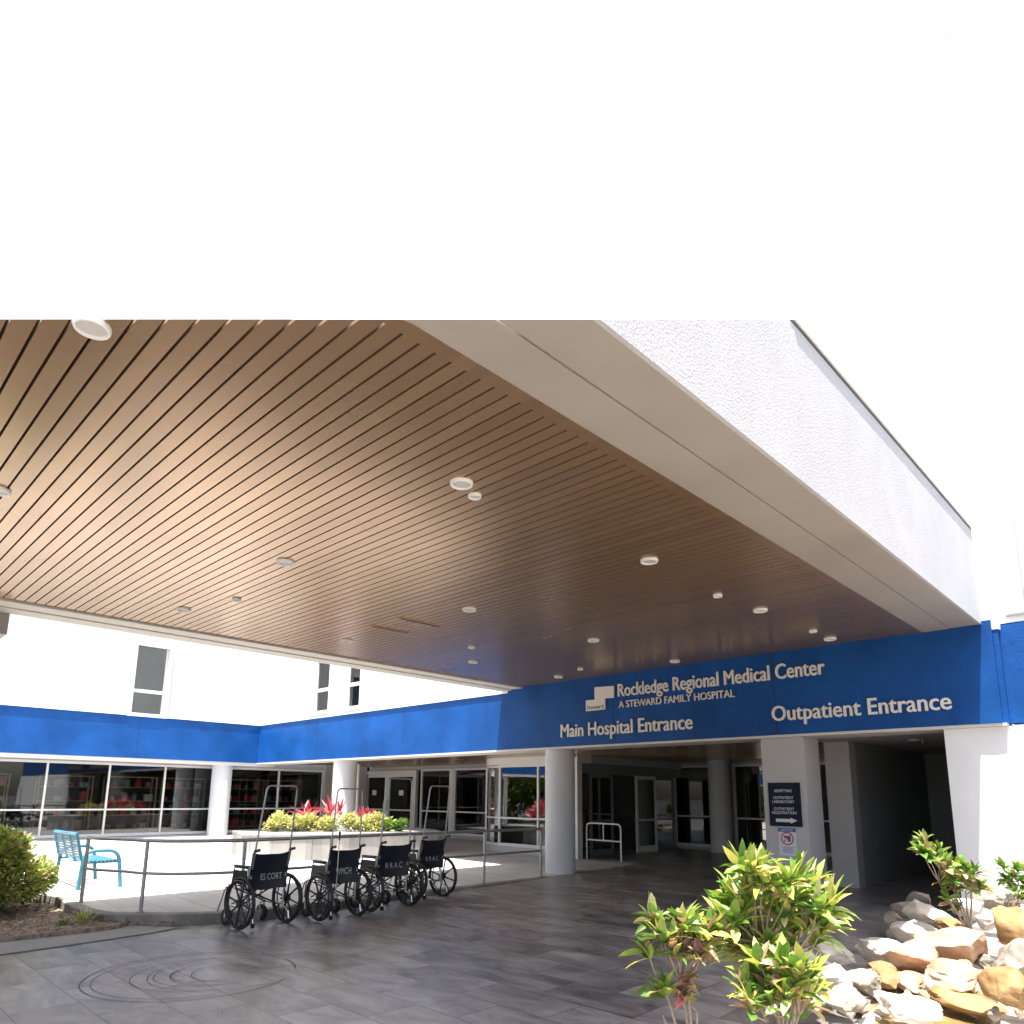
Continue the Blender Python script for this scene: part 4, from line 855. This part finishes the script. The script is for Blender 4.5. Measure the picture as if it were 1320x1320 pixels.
RK = [(1076, 1229, 56, 32, .27, 0, 'smooth white boulder just right of the leafy middle plant'), (1045, 1240, 44, 30, .26, 0, 'sunlit white rock behind the middle plant stems'), (1072, 1262, 50, 34, .25, 0, 'jagged white rock with a dark gap below it'),
(1131, 1224, 62, 36, .28, 0, 'flat-topped white rock left of the split orange rock'), (1172, 1233, 66, 40, .29, 1, 'grey and orange split rock in the middle of the edge'), (1237, 1221, 100, 50, .34, 1, 'largest orange boulder with pale streaks'),
(1231, 1260, 86, 34, .26, 1, 'smooth orange boulder below the largest one at the water'), (1300, 1277, 64, 46, .36, 3, 'brown ochre boulder in the lower right corner'), (1308, 1196, 58, 58, .55, 3, 'tall ochre boulder at the right border, upper of the pair'),
(1312, 1238, 50, 48, .42, 2, 'wet grey boulder under the tall ochre one'), (1184, 1160, 36, 24, .34, 2, 'grey rock farthest back at the passage edge'), (1166, 1173, 34, 24, .28, 2, 'shaded grey rock at the left of the rear pile'),
(1152, 1187, 24, 22, .20, 2, 'small shaded grey stone leaning on the rear pile'), (1156, 1203, 28, 20, .18, 2, 'low grey stone at the foot of the rear pile'), (1196, 1178, 56, 34, .36, 0, 'white rock under the rear plant with leaf shadows on it'),
(1184, 1200, 72, 40, .32, 0, 'broad blazing white boulder below the rear plant'), (1112, 1266, 54, 30, .20, 2, 'tan angular rock at the pond edge'), (1142, 1264, 36, 26, .19, 3, 'small tan rock right of the angular one'),
(1168, 1264, 48, 18, .18, 1, 'thin flat pinkish rock lying in the water'), (1136, 1249, 30, 18, .22, 3, 'small brown stone wedged between white boulders'), (1270, 1243, 28, 20, .26, 2, 'dark wet stone right of the largest orange boulder'),
(1165, 1296, 72, 26, .22, 0, 'blank white rock cut by the bottom border'), (1246, 1289, 84, 26, .16, 3, 'flat brown rock half under the water'), (1282, 1163, 46, 26, .42, 2, 'pale brown rock behind the rear plant by the wall'),
(1244, 1171, 48, 34, .38, 0, 'pinkish white rock under the rear plant branches'), (1273, 1187, 34, 24, .38, 0, 'rough white stone left of the tall ochre boulder'), (1303, 1158, 40, 28, .48, 0, 'pale rock under the right border plant'),
(1222, 1191, 40, 22, .34, 3, 'low brown stone at the rear plant base'), (1206, 1262, 30, 16, .17, 2, 'small grey stone at the water between orange boulders'), (1020, 1270, 50, 30, .24, 0, 'white rock behind the lowest plant leaves'), (1085, 1290, 60, 30, .2, 2, 'grey-brown rock at the lower plant foot'), (985, 1290, 44, 26, .24, 2, 'brown rock under the middle plant')]
for a in RK: rock(*a)

for k in range(60):
    px, py = rnd(1040, 1320), rnd(1150, 1310)
    if py < 1297-(px-1010)*.42: continue
    rock(px, py, rnd(14, 30), rnd(9, 17), .12+.1*(px > 1200)+.0009*(1300-py), random.choice([0, 0, 1, 2, 3]), 'x')
for k in range(16):
    t_ = k/15*3.4; i_ = min(int(t_), 4); a_, b_ = Vector(bp[i_+1]), Vector(bp[i_+2]); q_ = a_.lerp(b_, min(t_-i_, 1)); c_ = fw.dot(Vector((q_.x, q_.y, .1))-CAM); v_ = Vector((q_.x+rnd(-.1, .12), q_.y, .1))-CAM; px = CX+F*v_.dot(RT)/v_.dot(fw); py = CY-F*v_.dot(UP)/v_.dot(fw)
    sz_ = rnd(.14, .30)*F/v_.dot(fw); rock(px, py, sz_, sz_*.6, .04, random.choice([0, 0, 0, 2, 1]), 'x')
for o in list(COL.objects):
    if o.get('label') == 'x': o['label'] = 'small filler stone wedged among the big garden boulders'; o['group'] = 'small filler stones in the rock garden'
# croton plants
def croton(name, base_px, base_z, dep, tips, label, L0=.155, wl=.036, jit=.12, ws=(.34, .34, .17, .06, .09), nleaf=(14, 21)):
    b = at_depth(base_px[0], base_px[1], dep); b.z = base_z
    t = thing(name, label, 'plant', tuple(b)); bm = NB(); bs = NB()
    Q = [at_depth(q_[0], q_[1], dep)-b for q_ in tips]; zm_ = max(q_.z for q_ in Q); hubs = []
    for k in range(5):
        q_ = random.choice(Q); hb = Vector((q_.x*.45, q_.y*.45, zm_*rnd(.28, .5))); hubs.append(hb)
        tube(bs, [Vector((rnd(-.04, .04), rnd(-.04, .04), -.05)), hb*.55+rdir()*.02, hb], [.011, .009, .007], 7)
        h2 = hb+Vector((q_.x*.25, q_.y*.25, zm_*.2)); tube(bs, [hb, h2], [.007, .005], 6); hubs.append(h2)
    for tp in tips:
        px, py = tp[0], tp[1]; kind = tp[2] if len(tp) > 2 else 0
        P = at_depth(px, py, dep+rnd(-jit, jit))-b
        if P.z < .05: P.z = .05
        k_ = min(range(len(hubs)), key=lambda q_: (hubs[q_]-P).length+(9 if hubs[q_].z > P.z-.02 else 0)); m1 = hubs[k_].lerp(P, rnd(0, .15))
        if hubs[k_].z > P.z-.02: m1 = Vector((P.x*.3, P.y*.3, P.z*.3))
        md = m1.lerp(P, .55)+rdir()*.018-Vector((0, 0, .015)); tube(bs, [m1, md, P], [.0055, .0045, .003], 6)
        n = random.randint(*nleaf); ax = (P-m1).normalized()*.6+Vector((0, 0, .6)); ax.normalize()
        for i in range(n):
            a = i*2.4+rnd(-.3, .3); e_ = rnd(.1, 1.3) if i > 3 else rnd(1.0, 1.5)
            u = ax.orthogonal().normalized(); v = ax.cross(u)
            d = (u*math.cos(a)+v*math.sin(a))*math.cos(e_)+ax*math.sin(e_)
            if kind == 1: mi = random.choices([3, 6, 2], [.75, .1, .15])[0]; leaf(bm, P-ax*rnd(0, .06), d, L0*rnd(.4, .7), wl*1.1, rnd(1, 2.4), mi, 4, rnd(-1, 1), .9)
            else:
                mi = random.choices([0, 1, 2, 3, 7], ws)[0]; leaf(bm, P-ax*rnd(0, .05), d, L0*rnd(.65, 1.12), wl*rnd(.85, 1.35), rnd(.1, 1.1), mi, 4, rnd(-.6, .6), .3)
    link('leaves', bm, ML, t, smooth=True, auto='keep'); link('stems', bs, M_stem, t, True); return t
z4 = lambda a, b, k=0: (a/4.4+800, b/4.4+1080, k)
croton('croton_plant', (896, 1300), .10, 3.55, [z4(180, 460), z4(230, 560), z4(350, 480), z4(420, 530), z4(150, 640), z4(300, 620), z4(370, 640, 1), z4(460, 640, 1), z4(240, 860), z4(350, 880, 1), z4(460, 600), z4(330, 560, 1), z4(390, 800, 1), z4(500, 540)], 'leafy croton with brown withered clumps, leftmost in front of the driveway', .16, .040, .08, (.26, .34, .20, .12, .08))
croton('croton_plant', (1010, 1275), .10, 3.75, [z4(*p) for p in ((740, 180), (690, 170), (790, 170), (640, 290), (700, 400), (760, 470), (620, 370), (950, 260), (1010, 220), (1080, 280), (980, 340), (860, 400), (900, 520), (1120, 400), (1200, 380), (1000, 560), (1100, 590), (1060, 500), (780, 560), (850, 600), (600, 540), (690, 590), (570, 450), (930, 450), (820, 330), (1140, 520), (640, 470), (740, 300), (560, 540), (880, 300), (1150, 470), (720, 660), (640, 640), (900, 640), (960, 480), (1020, 330), (800, 230), (700, 500))], 'tall bright green croton in front of the rectangular pillar', .175, .040, .17, (.28, .38, .22, .05, .07))
croton('croton_plant', (985, 1330), .10, 3.35, [z4(*p) for p in ((740, 800), (860, 760), (920, 720), (1000, 820), (700, 850), (850, 870), (960, 900), (1090, 850), (1050, 930), (780, 700), (840, 930), (960, 780), (720, 940), (900, 830), (1020, 740), (800, 820), (1080, 790), (940, 950))], 'low croton with pink-tinged leaves at the bottom of the picture', .15, .046, .10, (.26, .32, .18, .18, .06), (11, 15))
z5 = lambda a, b, k=0: (a/6.6+1160, b/6.6+1000, k)
rb_ = at(1251, 1198, 'Z', .40); dpr = (rb_-CAM).dot(fw)
croton('croton_plant', (1251, 1198), .34, dpr, [z5(*p) for p in ((190, 650), (330, 640), (240, 680), (400, 760), (500, 770), (560, 800), (640, 820), (450, 860), (600, 900), (690, 960), (500, 960), (480, 1130), (400, 1060), (200, 560), (540, 880), (380, 900), (620, 960), (340, 760))], 'sparse leggy croton behind the white rocks by the pier', .15, .06, .12, (.36, .28, .12, .14, .1), (9, 13))
rb_ = at(1306, 1168, 'Z', .5); dpr = (rb_-CAM).dot(fw)
croton('croton_plant', (1303, 1168), .42, dpr, [z5(*p) for p in ((870, 770), (960, 850), (900, 880), (1000, 800), (1050, 900), (1050, 1030), (940, 930), (1080, 780), (1100, 950), (1150, 860), (980, 980))], 'dense dark green croton at the right border before the white wall', .13, .055, .12, (.7, .18, .03, .07, .02), (11, 15))

# ================================================================== SHOP INTERIOR (seen dimly through the glass)
goodm = [mat('goods_red', (.5, .03, .05), .5, .2, 8), mat('goods_cream', (.5, .45, .36), .6, .2, 8), mat('goods_teal', (.1, .25, .26), .5, .2, 8), mat('goods_pink', (.5, .2, .22), .5, .2, 8), mat('goods_brown', (.25, .14, .07), .6, .2, 8)]
shl = ['open wooden shelf unit behind the leftmost shop window', 'wooden shelf unit behind the second shop window', 'wooden shelf unit behind the third shop window', 'wooden shelf unit behind the window left of the round column', 'wooden shelf unit behind the window right of the round column', 'wooden shelf unit behind the last shop window before the doors']
for k, yy in enumerate((3.7, 5.9, 7.6, 9.3, 11.2, 12.9)):
    s_ = thing('display_shelf', shl[k], 'shelf', (XS-1.25-.4*(k % 2), yy, .30)); bm = NB()
    for sy in (-.7, .7):
        for sx in (-.2, .2): box(bm, sx-.02, sx+.02, sy-.02, sy+.02, 0, 1.75)
    box(bm, -.22, .22, -.73, .73, 1.752, 1.79); link('frame', bm, M_shelf, s_)
    for j in range(4):
        bm = NB(); box(bm, -.2, .2, -.675, .675, .18+.42*j, .20+.42*j); link('shelf', bm, M_shelf, s_)
    for j in range(4):
        for q_ in range(4):
            h_ = rnd(.12, .3); gx, gy = rnd(-.03, .12), -.5+.33*q_+rnd(-.05, .05); bm = NB(); ww = rnd(.07, .13)
            if q_ % 2: box(bm, -ww*.8, ww*.8, -ww, ww, 0, h_, .012)
            else: cyl(bm, (0, 0, 0), ww*.7, 0, h_*.7, 14, ww*.9); cyl(bm, (0, 0, 0), ww*.35, h_*.7+.001, h_, 12, ww*.3)
            o = link('gift_item' if q_ % 2 else 'gift_jar', bm, random.choice(goodm), None, False); o.location = (s_.location.x+gx, s_.location.y+gy, .30+.202+.42*j)
            tag(o, ('boxed gift shop item' if q_ % 2 else 'lidded gift shop jar')+' on a wooden shelf behind the shop glass', 'gift', 'goods on the gift shop shelves' if q_ % 2 else 'jars on the gift shop shelves')
dk = thing('reception_desk', 'wooden reception desk in the dim lobby behind the sliding doors', 'desk', (-13.0, 15.4, .2)); bm = NB(); box(bm, -.3, .3, -.7, .7, 0, 1.0, .01); link('counter', bm, M_shelf, dk); bm = NB(); box(bm, -.36, .36, -.76, .76, 1.002, 1.05, .006); link('top', bm, M_inter, dk)

# ================================================================== TREES ACROSS THE ROAD (behind the camera; seen in the glass)
def tree(x, y, h, label):
    t = thing('shade_tree', label, 'tree', (x, y, -.06), 0, 'trees across the road'); bs = NB(); tube(bs, [(0, 0, -.1), (.1, 0, h*.3), (0, .1, h*.6)], [.22, .17, .1], 10)
    bm = NB(); lob = []
    for k in range(20):
        a = rnd(0, 6.28); q_ = Vector((math.cos(a)*rnd(.5, 3.2), math.sin(a)*rnd(.5, 3.2), h*rnd(.14, .9))); lob.append((q_, rnd(1.0, 1.9))); tube(bs, [(0, .05, h*.35), q_*.6+Vector((0, 0, h*.15)), q_], [.09, .05, .02], 6)
    for i in range(8000):
        c_, r_ = random.choice(lob); d = rdir(); leaf(bm, c_+d*r_*rnd(.4, 1), d+rdir(), rnd(.25, .45), .2, .4, random.choice([0, 1, 1, 2]), 2, rnd(-1, 1))
    link('crown', bm, ML, t, auto='keep'); link('trunk', bs, M_bark, t, True)
for k, (x, y) in enumerate(((-31, -2), (-31, -8), (-29, -14), (-24, -20), (-15, -23), (17, -9), (18, 3))):
    tree(x, y, rnd(6.5, 8.5), ['leafy tree mirrored at the far left of the vestibule glass', 'leafy tree mirrored in the vestibule glass, left of centre', 'leafy tree mirrored behind the round column', 'leafy tree mirrored by the vestibule corner post', 'leafy tree mirrored in the window beside the sliding doors', 'leafy tree mirrored in the glass left of the pillar', 'leafy tree mirrored in the shop windows'][k])
